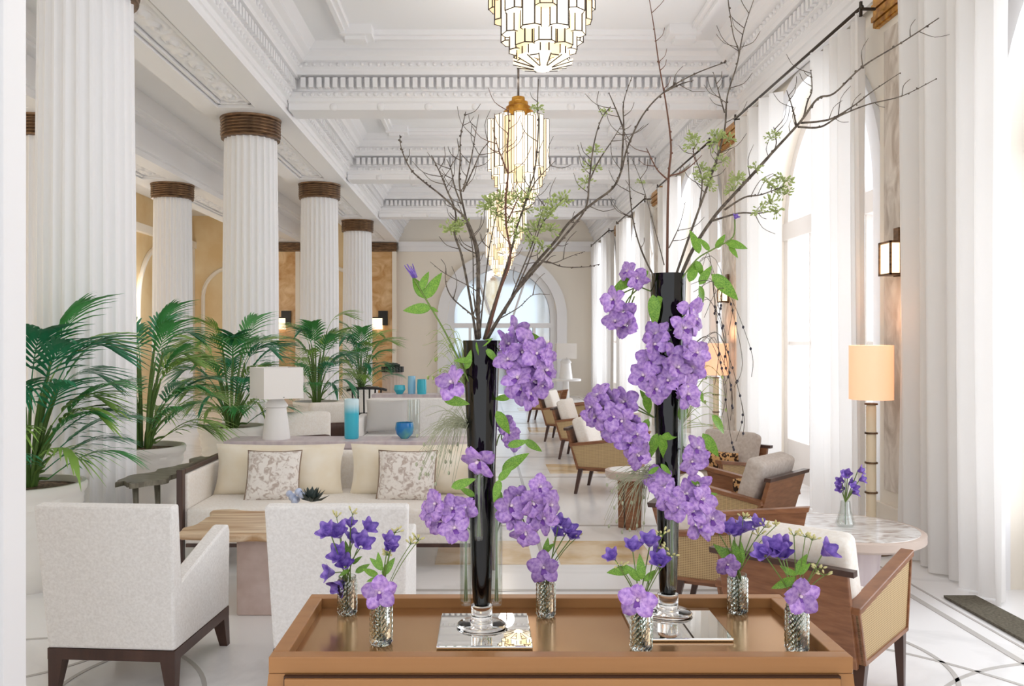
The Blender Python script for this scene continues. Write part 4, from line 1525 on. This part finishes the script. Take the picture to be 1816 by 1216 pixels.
V1 = (-0.006, 2.43)
V2 = (0.553, 2.54)
trumpet_vase(V1[0], V1[1], 0.82, 'shorter black trumpet vase on glass foot, left of the tray centre', [(-0.045, -0.03, 0.07, 0.34, 0.017), (0.042, -0.03, 0.07, 0.36, 0.017), (-0.008, -0.058, 0.26, 0.47, 0.013)])
trumpet_vase(V2[0], V2[1], 1.02, 'taller black trumpet vase on glass foot, right of the tray centre', [(0.0, -0.055, 0.09, 0.36, 0.016), (0.03, -0.055, 0.45, 0.68, 0.013)])

# ------------------------------------------------------------------ flowers
def petal_mesh():
    b = MB()

    def fn(u, v):
        s = 2 * v - 1
        wv = 0.0215 * (math.sin(PI * min(1, u * 0.93 + 0.05)) ** 0.62)
        x = 0.003 + 0.046 * u
        return (x, s * wv, 0.010 * math.sin(PI * u * 0.8) - 0.007 * s * s * u + 0.0016 * math.sin(9 * s + 5 * u))
    b.grid(fn, 7, 6)
    return b.mesh('petal', PETAL, True)


PET = petal_mesh()
lipb = MB()
lipb.add([(0.002, -0.006, 0.004), (0.002, 0.006, 0.004), (0.018, 0.009, 0.010), (0.022, 0, 0.006), (0.018, -0.009, 0.010), (0.010, 0, 0.014)], [(0, 1, 5), (1, 2, 5), (2, 3, 5), (3, 4, 5), (4, 0, 5)], Matrix.Rotation(-PI / 2, 4, 'Z'))
LIP = lipb.mesh('flower', LIPM, True)
COLM = MB().ball((0, 0.001, 0.010), 0.0045, 7, 5, 1.3).mesh('column', COLUMNW, True)


def orchid_flower(parent, p, direc, s, roll):
    q = Vector(direc).normalized().to_track_quat('Z', 'Y')
    q = q @ Quaternion((0, 0, 1), roll)
    f = inst('flower', LIP, parent, p, q, s)
    inst('column', COLM, f)
    for i, a in enumerate((90, 14, 166, 232, 308)):
        inst('petal', PET, f, (0, 0, 0.0015 * (i % 3)), (random.uniform(-0.35, 0.35), random.uniform(-0.5, 0.3), math.radians(a + random.uniform(-8, 8))), (1.0, random.uniform(0.9, 1.08), 1.0))
    return f


bell = MB()


def bellfn(u, v):
    a = 2 * PI * u
    lob = 0.5 + 0.5 * math.cos(5 * a)
    r = 0.004 + 0.020 * v ** 0.8 * (0.72 + 0.42 * lob * v)
    return (r * math.cos(a), r * math.sin(a), 0.034 * v * (0.82 + 0.2 * lob) - 0.006 * v ** 4)


bell.grid(bellfn, 30, 6)
BELL = bell.mesh('bloom', NIGHTF, True)
LEAFB = MB()


def leaffn(u, v):
    s = 2 * v - 1
    wv = 0.21 * math.sin(PI * u ** 0.8) ** 0.8 * (1 - 0.25 * u)
    return (u, s * wv, 0.12 * abs(s) * wv * 4 * 0.3 - 0.25 * u * u)


LEAFB.grid(leaffn, 8, 4)
LEAF = LEAFB.mesh('leaf', LEAFG, True)


def leaf(parent, a, b, d, origin, dd=0.0):
    p, q = W(a[0], a[1], d), W(b[0], b[1], d + dd)
    v = q - p
    L = v.length
    xq = v.normalized()
    nrm = Vector((random.uniform(-0.5, 0.5), -1, random.uniform(0.0, 0.6)))
    z = (nrm - nrm.project(xq)).normalized()
    y = z.cross(xq)
    M = Matrix((xq, y, z)).transposed()
    return inst('leaf', LEAF, parent, p - Vector(origin), M.to_quaternion(), L)


def spray(label, vx, mouth, d, flowers, root, leaves=(), size=1.0, group='orchid sprays on the tall vases', spread=0.07, out=0.006):
    o = W(root[0], root[1], d)
    t = thing('orchid_spray', label, 'orchid', o, 0, group)
    prev = Vector((0, 0, 0))
    st = MB()
    for i, fl_ in enumerate(flowers):
        x, y = fl_[0], fl_[1]
        s = (fl_[2] if len(fl_) > 2 else 1.0) * size
        dep = d - 0.03 - random.uniform(0, spread)
        p = W(x, y, dep) - o
        dirv = ((x - vx) * out + random.uniform(-0.75, 0.75), -1.0, random.uniform(-0.7, 0.75))
        orchid_flower(t, p, dirv, s * 0.98, random.uniform(-0.9, 0.9))
        back = p - Vector(dirv).normalized() * -0.0 + Vector((0, 0.012, 0))
        mid = prev.lerp(back, 0.5) + Vector((random.uniform(-0.01, 0.01), 0.02, random.uniform(-0.01, 0.015)))
        st.tube(ease([prev, mid, back], 4), 0.0022, 5)
        if random.random() < 0.6:
            prev = prev.lerp(back, 0.45)
    obj('stem', st, STEMG, t, True)
    for (a, b_) in leaves:
        leaf(t, a, b_, d - 0.05, o, random.uniform(-0.02, 0.02))
    return t


D1, D2 = V1[1], V2[1]
spray('purple orchid spray at the upper left of the taller vase', 1183, None, D2, [(1114, 482, .75), (1088, 532, .9), (1106, 552), (1112, 578), (1092, 572, .9), (1130, 492, .8)], (1165, 520), [((1158, 522), (1163, 580)), ((1166, 524), (1184, 556)), ((1130, 490), (1080, 515)), ((1150, 480), (1125, 500))])
spray('large purple orchid spray across the middle of the taller vase', 1183, None, D2, [(1224, 548), (1230, 568), (1212, 582), (1166, 594), (1158, 612), (1214, 618), (1152, 640), (1228, 650), (1190, 632), (1142, 668), (1186, 676), (1218, 700), (1168, 656), (1236, 626, .9), (1200, 654), (1216, 682), (1160, 690)], (1190, 600), [((1240, 505), (1262, 470)), ((1240, 506), (1252, 545)), ((1262, 486), (1312, 530)), ((1222, 500), (1238, 458))])
spray('dense purple orchid cluster left of the taller vase at mid height', 1183, None, D2, [(1062, 702), (1084, 708), (1108, 712), (1058, 738), (1088, 738), (1122, 752), (1098, 770), (1118, 786), (1130, 806), (1074, 722), (1104, 744), (1130, 772, .9), (1090, 758), (1050, 722, .85)], (1160, 740), [((1145, 698), (1152, 738)), ((1150, 742), (1134, 778)), ((1166, 768), (1150, 812)), ((1170, 770), (1186, 818)), ((1172, 776), (1208, 768)), ((1150, 715), (1136, 690))])
spray('pair of violet orchids right of the taller vase below mid height', 1183, None, D2, [(1236, 796, .95), (1226, 818, .9), (1240, 812, .8)], (1195, 790), [((1246, 768), (1276, 812)), ((1262, 736), (1292, 768)), ((1238, 690), (1250, 712)), ((1205, 745), (1222, 700)), ((1172, 822), (1190, 842))])
spray('purple orchid spray low on the taller vase above the tray', 1183, None, D2, [(1166, 850), (1184, 884), (1202, 900), (1236, 858), (1244, 886), (1262, 922), (1240, 936), (1214, 876), (1176, 866), (1226, 908)], (1200, 960), [((1225, 850), (1252, 862)), ((1240, 880), (1272, 874)), ((1150, 840), (1170, 826))])
spray('large purple orchid spray at the upper right of the shorter vase', 856, None, D1, [(912, 588), (898, 612), (934, 606), (950, 626), (912, 638), (966, 658), (942, 646), (918, 672), (946, 676), (936, 700), (968, 626, .8), (926, 622), (900, 640, .9), (960, 682, .85), (924, 690)], (880, 640), [((930, 592), (965, 606)), ((880, 728), (906, 772)), ((906, 704), (874, 706)), ((862, 618), (884, 642)), ((852, 614), (872, 598)), ((846, 604), (856, 636))], spread=0.09)
spray('single mauve orchid at the left of the shorter vase', 856, None, D1, [(804, 680, 1.1)], (840, 665), [((838, 640), (806, 636)), ((785, 706), (832, 716)), ((826, 655), (836, 622))])
spray('single mauve orchid on the front of the shorter vase at mid height', 856, None, D1 - 0.05, [(850, 816, 1.2)], (850, 860), [((800, 864), (842, 850)), ((884, 852), (908, 826)), ((886, 850), (876, 890))])
spray('mauve orchid cluster low on the left of the shorter vase', 856, None, D1, [(776, 894), (782, 924), (804, 904), (806, 938), (826, 896, .9), (764, 910, .85)], (835, 940), [((842, 880), (815, 862))])
spray('mauve orchid cluster low on the right of the shorter vase', 856, None, D1, [(904, 898), (904, 914), (956, 864, .85), (944, 890), (974, 896), (932, 944), (962, 920), (948, 912), (918, 880, .8)], (880, 950), [((890, 836), (934, 800)), ((886, 868), (880, 910)), ((920, 860), (935, 882)), ((900, 790), (936, 782))])
spray('pale orchids seen behind the shorter vase on its right', 856, None, D1 + 0.12, [(902, 766, .8), (896, 748, .7), (908, 784, .7)], (880, 790), [((930, 780), (962, 800))])

# ------------------------------------------------------------------ branches
CLUST = []
for sd in range(3):
    r = random.Random(500 + sd)
    b = MB()
    for i in range(26):
        v = Vector((r.uniform(-1, 1), r.uniform(-1, 1), r.uniform(-0.2, 1))).normalized() * r.uniform(0.5, 1)
        b.tube([(0, 0, 0), v * 0.5 + Vector((0, 0, 0.15)), v], 0.02, 4)
        M = Matrix.Translation(v) @ v.to_track_quat('Z', 'Y').to_matrix().to_4x4()
        b.ball((0, 0, 0), 0.085, 5, 4, 1.9, M)
    CLUST.append(b.mesh('bud_cluster', BUDG, True))


def branch(label, d, lines, m=TWIG, clusters=(), rbase=0.0042, twigs=9, seed=0, group='bare branches in the tall vases'):
    r = random.Random(seed)
    o = W(lines[0][0][0], lines[0][0][1], d)
    t = thing('branch', label, 'branch', o, 0, group)
    mb = MB()
    for li, ln in enumerate(lines):
        nn = len(ln)
        lean = r.uniform(-0.25, 0.25)
        P = []
        for i, (x, y) in enumerate(ln):
            dd = d + (lean * (i / nn) if li == 0 else 0) * 0.5
            P.append(W(x, y, dd) - o)
        if li > 0:      # start a fork on the main line
            pass
        E = ease(P, 5)
        r0 = rbase if li == 0 else rbase * 0.6
        mb.tube(E, [r0 * (1 - 0.72 * i / len(E)) for i in range(len(E))], 6)
        for k in range(twigs if li == 0 else twigs // 2):
            i = r.randrange(len(E) // 4, len(E) - 1)
            dv = (E[min(i + 1, len(E) - 1)] - E[i - 1]).normalized()
            s = r.choice((-1, 1))
            side = Vector((dv.z * s, r.uniform(-0.4, 0.4), -dv.x * s))
            L = r.uniform(0.035, 0.13)
            q = E[i] + dv * L * 0.6 + side * L * 0.5
            mb.tube(ease([E[i], E[i] + dv * L * 0.25 + side * L * 0.35, q], 3), [0.0016, 0.0014, 0.0012, 0.001, 0.001, 0.001, 0.0008], 4)
        for k in range(len(E) // 2):
            i = r.randrange(2, len(E))
            mb.ball(E[i] + Vector((r.uniform(-1, 1), 0, r.uniform(-1, 1))) * 0.003, r0 * 0.75, 5, 4)
    obj('wood', mb, m, t, True)
    for (x, y, s) in clusters:
        inst('bud_cluster', CLUST[r.randrange(3)], t, W(x, y, d + r.uniform(-0.04, 0.02)) - o, (r.uniform(-0.6, 0.6), r.uniform(-0.6, 0.6), r.uniform(0, 6)), 0.034 * s)
    return t


branch('bare branch curving out farthest left from the shorter vase', D1, [[(850, 600), (849, 530), (849, 456), (843, 427), (828, 390), (808, 370), (781, 345), (749, 320), (727, 298), (712, 264), (709, 239)]], seed=1, twigs=3)
branch('forked upright bare branch rising above the shorter vase', D1, [[(848, 602), (846, 540), (845, 450), (826, 385), (815, 328), (816, 284), (817, 242), (826, 198)], [(821, 335), (828, 313), (837, 274), (842, 244), (849, 203)], [(821, 340), (838, 303), (853, 269), (868, 251)], [(818, 362), (806, 330), (800, 300), (792, 282)]], seed=2)
branch('bare branch left of the upright one in the shorter vase', D1 + 0.02, [[(845, 602), (832, 520), (818, 451), (806, 414), (808, 377), (791, 333), (781, 308), (765, 275)], [(845, 560), (840, 520), (838, 440), (828, 400), (812, 360)]], seed=3, clusters=[(808, 412, 1.1), (798, 408, .9), (818, 400, .9)])
branch('reddish branch standing before the second chandelier', D1 - 0.01, [[(862, 602), (885, 520), (905, 459), (898, 402), (897, 353), (901, 308), (900, 269), (902, 229), (902, 192)], [(901, 308), (890, 280), (883, 261), (874, 228)], [(897, 400), (915, 360), (925, 345)]], m=TWIGR, seed=4, clusters=[(916, 352, .8), (906, 395, .8), (885, 385, .8)])
branch('budding branch right of the reddish one in the shorter vase', D1, [[(858, 602), (870, 560), (905, 450), (917, 402), (929, 367), (937, 338), (949, 298), (955, 222), (953, 190), (955, 140)], [(930, 365), (945, 330), (960, 310), (985, 285)], [(850, 602), (858, 520), (868, 440), (878, 390), (882, 365)]], seed=5, clusters=[(872, 366, 1.2), (888, 358, 1.1), (953, 195, .7), (936, 350, .8), (930, 372, .8), (862, 372, .9)])
branch('long arching branch from the shorter vase reaching to the upper right', D1 + 0.02, [[(862, 602), (890, 556), (940, 480), (985, 427), (1011, 393), (1053, 359), (1087, 333), (1102, 302), (1113, 261), (1140, 204), (1178, 163), (1230, 132), (1287, 110)], [(1102, 302), (1106, 227), (1106, 181), (1121, 136)], [(1106, 230), (1095, 200), (1080, 165)], [(1178, 163), (1205, 150), (1230, 142)]], seed=6, twigs=4, rbase=0.005)
branch('leafy budding branch in the right half of the shorter vase', D1 - 0.02, [[(864, 602), (900, 540), (930, 500), (1000, 420), (1038, 370), (1045, 321), (1053, 257), (1066, 212), (1083, 189)], [(1045, 321), (1062, 285), (1085, 250), (1100, 225)], [(900, 545), (935, 470), (960, 400), (985, 370), (1000, 350)], [(895, 556), (925, 480), (945, 430), (960, 380), (972, 350)]], seed=7,
       clusters=[(1048, 300, .9), (1056, 270, .8), (1040, 325, .8), (985, 372, 1.2), (965, 385, 1.1), (1000, 358, 1.1), (950, 410, 1.2), (975, 410, 1.0), (962, 440, 1.0), (940, 430, .9), (920, 415, .9), (1075, 200, .6)])
branch('thin bare branch stretching level to the right of the shorter vase', D1 - 0.03, [[(862, 600), (882, 570), (901, 543), (932, 493), (963, 464), (998, 473), (1040, 473), (1064, 468)], [(963, 464), (983, 466), (1010, 455), (1036, 446)], [(884, 566), (920, 545), (945, 523), (975, 522)]], seed=8, twigs=2, rbase=0.003)
branch('thin bare branch at the left rim of the shorter vase', D1 - 0.02, [[(852, 600), (846, 568), (804, 530), (791, 504), (790, 480)], [(853, 540), (844, 515), (791, 486), (763, 464)]], seed=9, twigs=3, rbase=0.003)
branch('upright branch rising past the top of picture from the taller vase', D2, [[(1183, 500), (1184, 380), (1186, 310), (1190, 260), (1182, 190), (1168, 110), (1160, 50), (1150, -10)], [(1186, 320), (1165, 300), (1150, 270), (1146, 262)], [(1186, 312), (1210, 305), (1230, 290), (1245, 275)]], m=TWIGR, seed=10, twigs=5)
branch('thick long branch from the taller vase reaching to the far upper right', D2, [[(1203, 500), (1230, 440), (1270, 380), (1320, 325), (1370, 270), (1420, 215), (1450, 175), (1480, 165), (1530, 118), (1600, 75), (1665, 32)], [(1415, 225), (1455, 225), (1490, 205), (1540, 185), (1600, 170), (1660, 140)], [(1420, 218), (1470, 212), (1510, 190), (1550, 160), (1595, 130)], [(1425, 210), (1432, 180), (1440, 160), (1438, 125)], [(1412, 222), (1405, 190), (1395, 160)], [(1310, 335), (1340, 305), (1375, 262), (1372, 225)],
                                                                                       [(1285, 372), (1320, 350), (1350, 345), (1390, 330)], [(1262, 392), (1310, 378), (1345, 378), (1380, 372)]], seed=11, rbase=0.0055, twigs=6,
       clusters=[(1390, 322, 1.1), (1378, 338, 1.0), (1392, 345, .9), (1366, 362, .9), (1378, 378, .9), (1350, 375, .9), (1362, 325, .7), (1368, 245, .7), (1376, 240, .6), (1310, 318, .8), (1340, 300, .7)])
branch('forked branch rising to the top edge from the taller vase', D2 + 0.02, [[(1195, 500), (1215, 440), (1240, 370), (1265, 300), (1285, 230), (1290, 170), (1310, 100), (1300, 60), (1290, -10)], [(1310, 100), (1320, 50), (1340, -10)], [(1285, 200), (1275, 165), (1265, 128)], [(1240, 370), (1245, 320), (1235, 285), (1228, 262)], [(1255, 330), (1270, 290), (1278, 262)]], seed=12,
       clusters=[(1232, 258, 1.0), (1226, 246, .8), (1275, 250, 1.1), (1268, 242, .8), (1290, 248, .8), (1245, 318, 1.0), (1255, 330, .9), (1305, 320, .9), (1300, 338, .8), (1262, 305, .9), (1245, 300, .7), (1280, 285, .7)])
branch('slender dark branch at the left rim of the taller vase', D2 - 0.02, [[(1165, 500), (1140, 450), (1124, 397), (1117, 340), (1113, 272), (1106, 230)], [(1178, 470), (1165, 420), (1140, 330), (1120, 280)], [(1186, 440), (1205, 400), (1215, 360)]], seed=13, twigs=4, rbase=0.003, clusters=[(1135, 325, .5)])

# leaves and the closed bud on a green stem left of the shorter vase
o = W(842, 700, D1 - 0.03)
t = thing('leafy_stem', 'green stem with spiky dark bud leaning left of the shorter vase', 'flower stem', o)
pts = [W(x, y, D1 - 0.03) - o for (x, y) in ((842, 700), (815, 640), (790, 590), (770, 555), (752, 525), (735, 495))]
obj('stem', MB().tube(ease(pts, 4), 0.0025, 6), STEMG, t, True)
for (a, b_) in (((755, 530), (732, 488)), ((752, 528), (730, 495)), ((756, 530), (780, 480)), ((765, 546), (713, 548)), ((762, 545), (778, 552)), ((745, 515), (760, 480))):
    leaf(t, a, b_, D1 - 0.03, o)
bb = MB()
for i in range(7):
    a = 2 * PI * i / 7
    bb.tube([W(736, 492, D1 - 0.03) - o + Vector((0.004 * math.cos(a), 0.004 * math.sin(a), 0)), W(724, 470, D1 - 0.03) - o + Vector((0.012 * math.cos(a), 0.012 * math.sin(a), 0.004 * math.cos(3 * a)))], [0.004, 0.0012], 5)
obj('bud', bb, NIGHTF, t, True)

# leafy vine above the taller vase on the right
o = W(1205, 490, D2 - 0.04)
t = thing('leafy_stem', 'green leafy stem right of the rim of the taller vase', 'flower stem', o)
pts = [W(x, y, D2 - 0.04) - o for (x, y) in ((1205, 500), (1235, 460), (1268, 440), (1300, 420), (1303, 388))]
obj('stem', MB().tube(ease(pts, 4), 0.0022, 6), STEMG, t, True)
for (a, b_) in (((1285, 430), (1330, 436)), ((1292, 436), (1312, 456)), ((1240, 450), (1228, 405)), ((1258, 445), (1242, 420)), ((1268, 440), (1290, 415)), ((1235, 462), (1248, 492))):
    leaf(t, a, b_, D2 - 0.04, o)
inst('bloom', BELL, t, pts[-1], (0.8, 0.3, 0), 0.45)

# hanging strings of dark seeds right of the taller vase
o = W(1240, 490, D2 - 0.03)
t = thing('seed_strings', 'thin trailing strands with dark seeds right of the taller vase', 'dried grass', o)
r = random.Random(66)
mb, bd = MB(), MB()
for k in range(15):
    x0, y0 = 1228 + r.uniform(-8, 24), 480 + r.uniform(-10, 150)
    tx, ty = r.uniform(1270, 1335), y0 + r.uniform(-40, 160)
    P = [W(x0, y0, D2 - 0.03) - o, W((x0 + tx) / 2, min(y0, ty) - r.uniform(5, 30), D2 - 0.04 + r.uniform(-.03, .03)) - o, W(tx, ty, D2 - 0.03) - o, W(tx + r.uniform(-15, 8), ty + r.uniform(25, 70), D2 - 0.03) - o]
    E = ease(P, 6)
    mb.tube(E, 0.0009, 4)
    for q in range(3):
        bd.ball(E[r.randrange(9, len(E))], 0.0038, 5, 4, 1.3)
obj('strand', mb, TWIG, t, True)
stuff(obj('seeds', bd, BEADM, t, True))


def wisp(label, x0, y0, d, region, n, seed, m=WISPM):
    r = random.Random(seed)
    o = W(x0, y0, d)
    mb = MB()
    for k in range(n):
        tx, ty = r.uniform(region[0], region[2]), r.uniform(region[1], region[3])
        mid = W((x0 + tx) / 2 + r.uniform(-10, 10), min(y0, ty) - r.uniform(0, 25), d + r.uniform(-.05, .03)) - o
        P = [Vector((0, 0, 0)), mid, W(tx, ty, d + r.uniform(-.05, .05)) - o]
        E = ease(P, 5)
        mb.tube(E, [0.0012 * (1 - 0.6 * i / len(E)) for i in range(len(E))], 4)
        if k % 4 == 0:
            mb.ball(E[-1], 0.004, 5, 4, 1.6)
    ob = obj('wispy_grass', mb, m, None, True)
    ob.location = o
    tag(ob, label, 'grass')
    stuff(ob)


wisp('feathery grey green grass spilling left of the shorter vase', 832, 760, D1, (735, 735, 812, 860), 70, 1)
wisp('feathery grass sprigs left of the mauve single orchid', 830, 690, D1, (748, 590, 800, 680), 26, 2, BUDG)
wisp('feathery olive grass spilling left of the taller vase foot', 1165, 850, D2, (1070, 840, 1150, 950), 60, 3)
wisp('feathery olive sprigs right of the taller vase', 1205, 760, D2, (1215, 660, 1290, 760), 36, 4, BUDG)

# ------------------------------------------------------------------ crystal bud vases with posies
bv = MB()
NB = 20


def bvmod(a, z):
    return 1.0


def bvgrid():
    b = MB()
    rows = [(0.0, 0.0), (0.024, 0.0), (0.027, 0.003)]
    nz = 13
    prof = []
    vs, fs = [], []
    n = 28
    Rr = []
    for k in range(nz + 1):
        z = 0.006 + 0.088 * k / nz
        Rr.append((0.0275, z, True))
    full = [(0.001, 0.0, False), (0.025, 0.0, False)] + Rr + [(0.026, 0.098, False), (0.026, 0.106, False), (0.0235, 0.106, False), (0.023, 0.095, False), (0.0225, 0.015, False), (0.001, 0.013, False)]
    for k, (r_, z, cut) in enumerate(full):
        for i in range(n):
            a = 2 * PI * i / n
            rr = r_
            if cut:
                rr = r_ + (0.0024 if (i + k) % 2 == 0 else -0.0016)
            vs.append((rr * math.cos(a), rr * math.sin(a), z))
    for k in range(len(full) - 1):
        for i in range(n):
            j_ = (i + 1) % n
            fs.append((k * n + i, k * n + j_, (k + 1) * n + j_, (k + 1) * n + i))
    fs.append(tuple(range(n))[::-1])
    fs.append(tuple((len(full) - 1) * n + i for i in range(n)))
    return b.add(vs, fs)


BV = bvgrid().mesh('glass', CUTGL, False)


def sprig(t, base, tips, m=YBUD):
    mb, bd = MB(), MB()
    for tp in tips:
        mid = base.lerp(tp, 0.55) + Vector((0, 0, 0.012))
        mb.tube(ease([base, mid, tp], 3), 0.0013, 4)
        for q in range(7):
            v = Vector((random.uniform(-1, 1), random.uniform(-1, 1), random.uniform(0.1, 1))).normalized() * random.uniform(0.012, 0.024)
            mb.tube([tp, tp + v], 0.0009, 4)
            M = Matrix.Translation(tp + v) @ v.to_track_quat('Z', 'Y').to_matrix().to_4x4()
            bd.ball((0, 0, 0), 0.0032, 5, 4, 2.0, M)
    stuff(obj('buds', bd, m, t, True))
    obj('bud_stems', mb, STEMG, t, True)


BUDV = [
    # base px, size, orchid px, violet px, sprig px, leaves, name
    ((616, 1092), 1.0, None, [(587, 948, 1.1), (603, 952, 1.2), (648, 941, 1.0), (640, 970, 1.2), (625, 962, 1.0), (609, 988, 1.2), (612, 1005, 1.0), (593, 1015, 1.0), (607, 1030, 1.1), (621, 934, .7)], [(597, 918), (625, 912)], [((620, 1010), (600, 1020)), ((625, 1000), (640, 985)), ((618, 995), (612, 960)), ((630, 1015), (655, 1000))], 'leftmost rear bud vase'),
    ((676, 1145), 1.05, (673, 1050, 1.15), [(688, 966, .9), (692, 976, .7)], [(700, 945), (728, 965), (742, 958), (690, 985)], [((672, 1020), (640, 1010)), ((676, 1012), (668, 980)), ((680, 1010), (655, 990)), ((678, 1020), (700, 990)), ((670, 1025), (650, 1030))], 'left front bud vase'),
    ((968, 1096), 0.98, (964, 1006, 1.2), [(990, 932, .9), (1004, 945, 1.0), (1012, 955, .9), (985, 950, .8)], [(1026, 950)], [((966, 985), (972, 955)), ((960, 980), (985, 965))], 'middle bud vase behind the mirror tiles'),
    ((1137, 1155), 1.02, (1130, 1062, 1.25), [(1090, 991, .8), (1122, 976, .9), (1152, 968, 1.0), (1158, 990, 1.1), (1170, 1002, 1.0)], [(1100, 1005), (1182, 975), (1175, 950), (1190, 985)], [((1135, 1030), (1110, 1000)), ((1138, 1028), (1135, 985)), ((1142, 1030), (1165, 1010)), ((1120, 1010), (1075, 1014))], 'front bud vase beside the right mirror tile'),
    ((1308, 1090), 1.03, (1290, 1000, .95), [(1272, 941, 1.0), (1293, 946, 1.1), (1314, 944, 1.1), (1302, 950, .9), (1338, 934, .9)], [(1318, 920), (1355, 935), (1376, 932), (1345, 950)], [((1308, 1005), (1270, 965)), ((1310, 1005), (1318, 960)), ((1312, 1005), (1300, 960)), ((1306, 1000), (1290, 970))], 'right rear bud vase'),
    ((1413, 1157), 1.05, (1418, 1056, 1.25), [(1358, 986, 1.0), (1376, 980, 1.2), (1390, 975, 1.0), (1388, 990, 1.0), (1458, 983, 1.1)], [(1408, 950), (1428, 952), (1440, 958), (1450, 1010), (1462, 1020)], [((1410, 1025), (1370, 1045)), ((1412, 1020), (1385, 1005)), ((1414, 1018), (1440, 1000)), ((1412, 1020), (1430, 980)), ((1410, 1022), (1395, 1035))], 'rightmost front bud vase'),
]
for (bp, sc, orc, vio, spr, lvs, nm) in BUDV:
    d = F * (EYE - TR) / (bp[1] - 4 - VY)
    base = Vector(((bp[0] - VX) * d / F, d, TR + 0.001))
    v = inst('bud_vase', BV, None, base, (0, 0, random.uniform(0, 1)), (sc * 1.02, sc * 1.02, sc * 1.08))
    tag(v, 'diamond cut crystal ' + nm + ' on the gold tray', 'vase', 'crystal bud vases')
    t = thing('violet_posy', 'deep violet bells in the ' + nm, 'flowers', base + Vector((0, 0, 0.015)), 0, 'violet posies in bud vases')
    o = base + Vector((0, 0, 0.015))
    st = MB()
    mouth = Vector((0, 0, 0.10))
    for (x, y, s) in vio:
        p = W(x, y, d + random.uniform(-0.02, 0.02)) - o
        outv = (p - mouth).normalized() + Vector((random.uniform(-.6, .6), -0.7, random.uniform(-.2, .4)))
        inst('bloom', BELL, t, p, outv.to_track_quat('Z', 'Y'), s * 1.2)
        st.tube(ease([(random.uniform(-.008, .008), random.uniform(-.008, .008), 0), mouth + Vector((random.uniform(-.01, .01), 0, 0)), p], 4), 0.0018, 5)
    obj('stem', st, STEMG, t, True)
    sprig(t, mouth, [W(x, y, d) - o for (x, y) in spr])
    for (a, b_) in lvs:
        leaf(t, a, b_, d - 0.005, o, random.uniform(-0.01, 0.01))
    if orc:
        t2 = thing('orchid_bloom', 'single orchid bloom on the ' + nm, 'orchid', o, 0, 'orchid blooms in bud vases')
        p = W(orc[0], orc[1], d - 0.035) - o
        orchid_flower(t2, p, (random.uniform(-.15, .15), -1, random.uniform(-.05, .2)), orc[2] * 0.89, random.uniform(-0.2, 0.2))
        obj('stem', MB().tube(ease([(0.004, -0.004, 0), (0.002, -0.01, 0.08), p + Vector((0, 0.012, -0.0)), p + Vector((0, 0.004, 0))], 4), 0.0022, 5), STEMG, t2, True)

# bud vase and posy on the marble table
base = Vector((2.30, 5.38, 0.4215))
lathe_thing('bud_vase', [(0.0, 0), (0.045, 0), (0.06, 0.02), (0.035, 0.10), (0.028, 0.16), (0.026, 0.16), (0.03, 0.1), (0.05, 0.02), (0, 0.01)], TUBEG, 'small clear bud vase on the round marble table', 'vase', base)
t = thing('violet_posy', 'small violet posy on the round marble table', 'flowers', base + Vector((0, 0, 0.01)), 0)
st = MB()
for i in range(9):
    a = i * 2.4
    p = Vector((0.02 + 0.05 * math.cos(a) * (i % 3 + 1) / 2.2, 0.04 * math.sin(a), 0.20 + 0.017 * i))
    inst('bloom', BELL, t, p, (Vector((math.cos(a), -0.8, 0.5))).to_track_quat('Z', 'Y'), 1.35)
    st.tube([(0, 0, 0), (0, 0, 0.14), p], 0.003, 5)
obj('stem', st, STEMG, t, True)
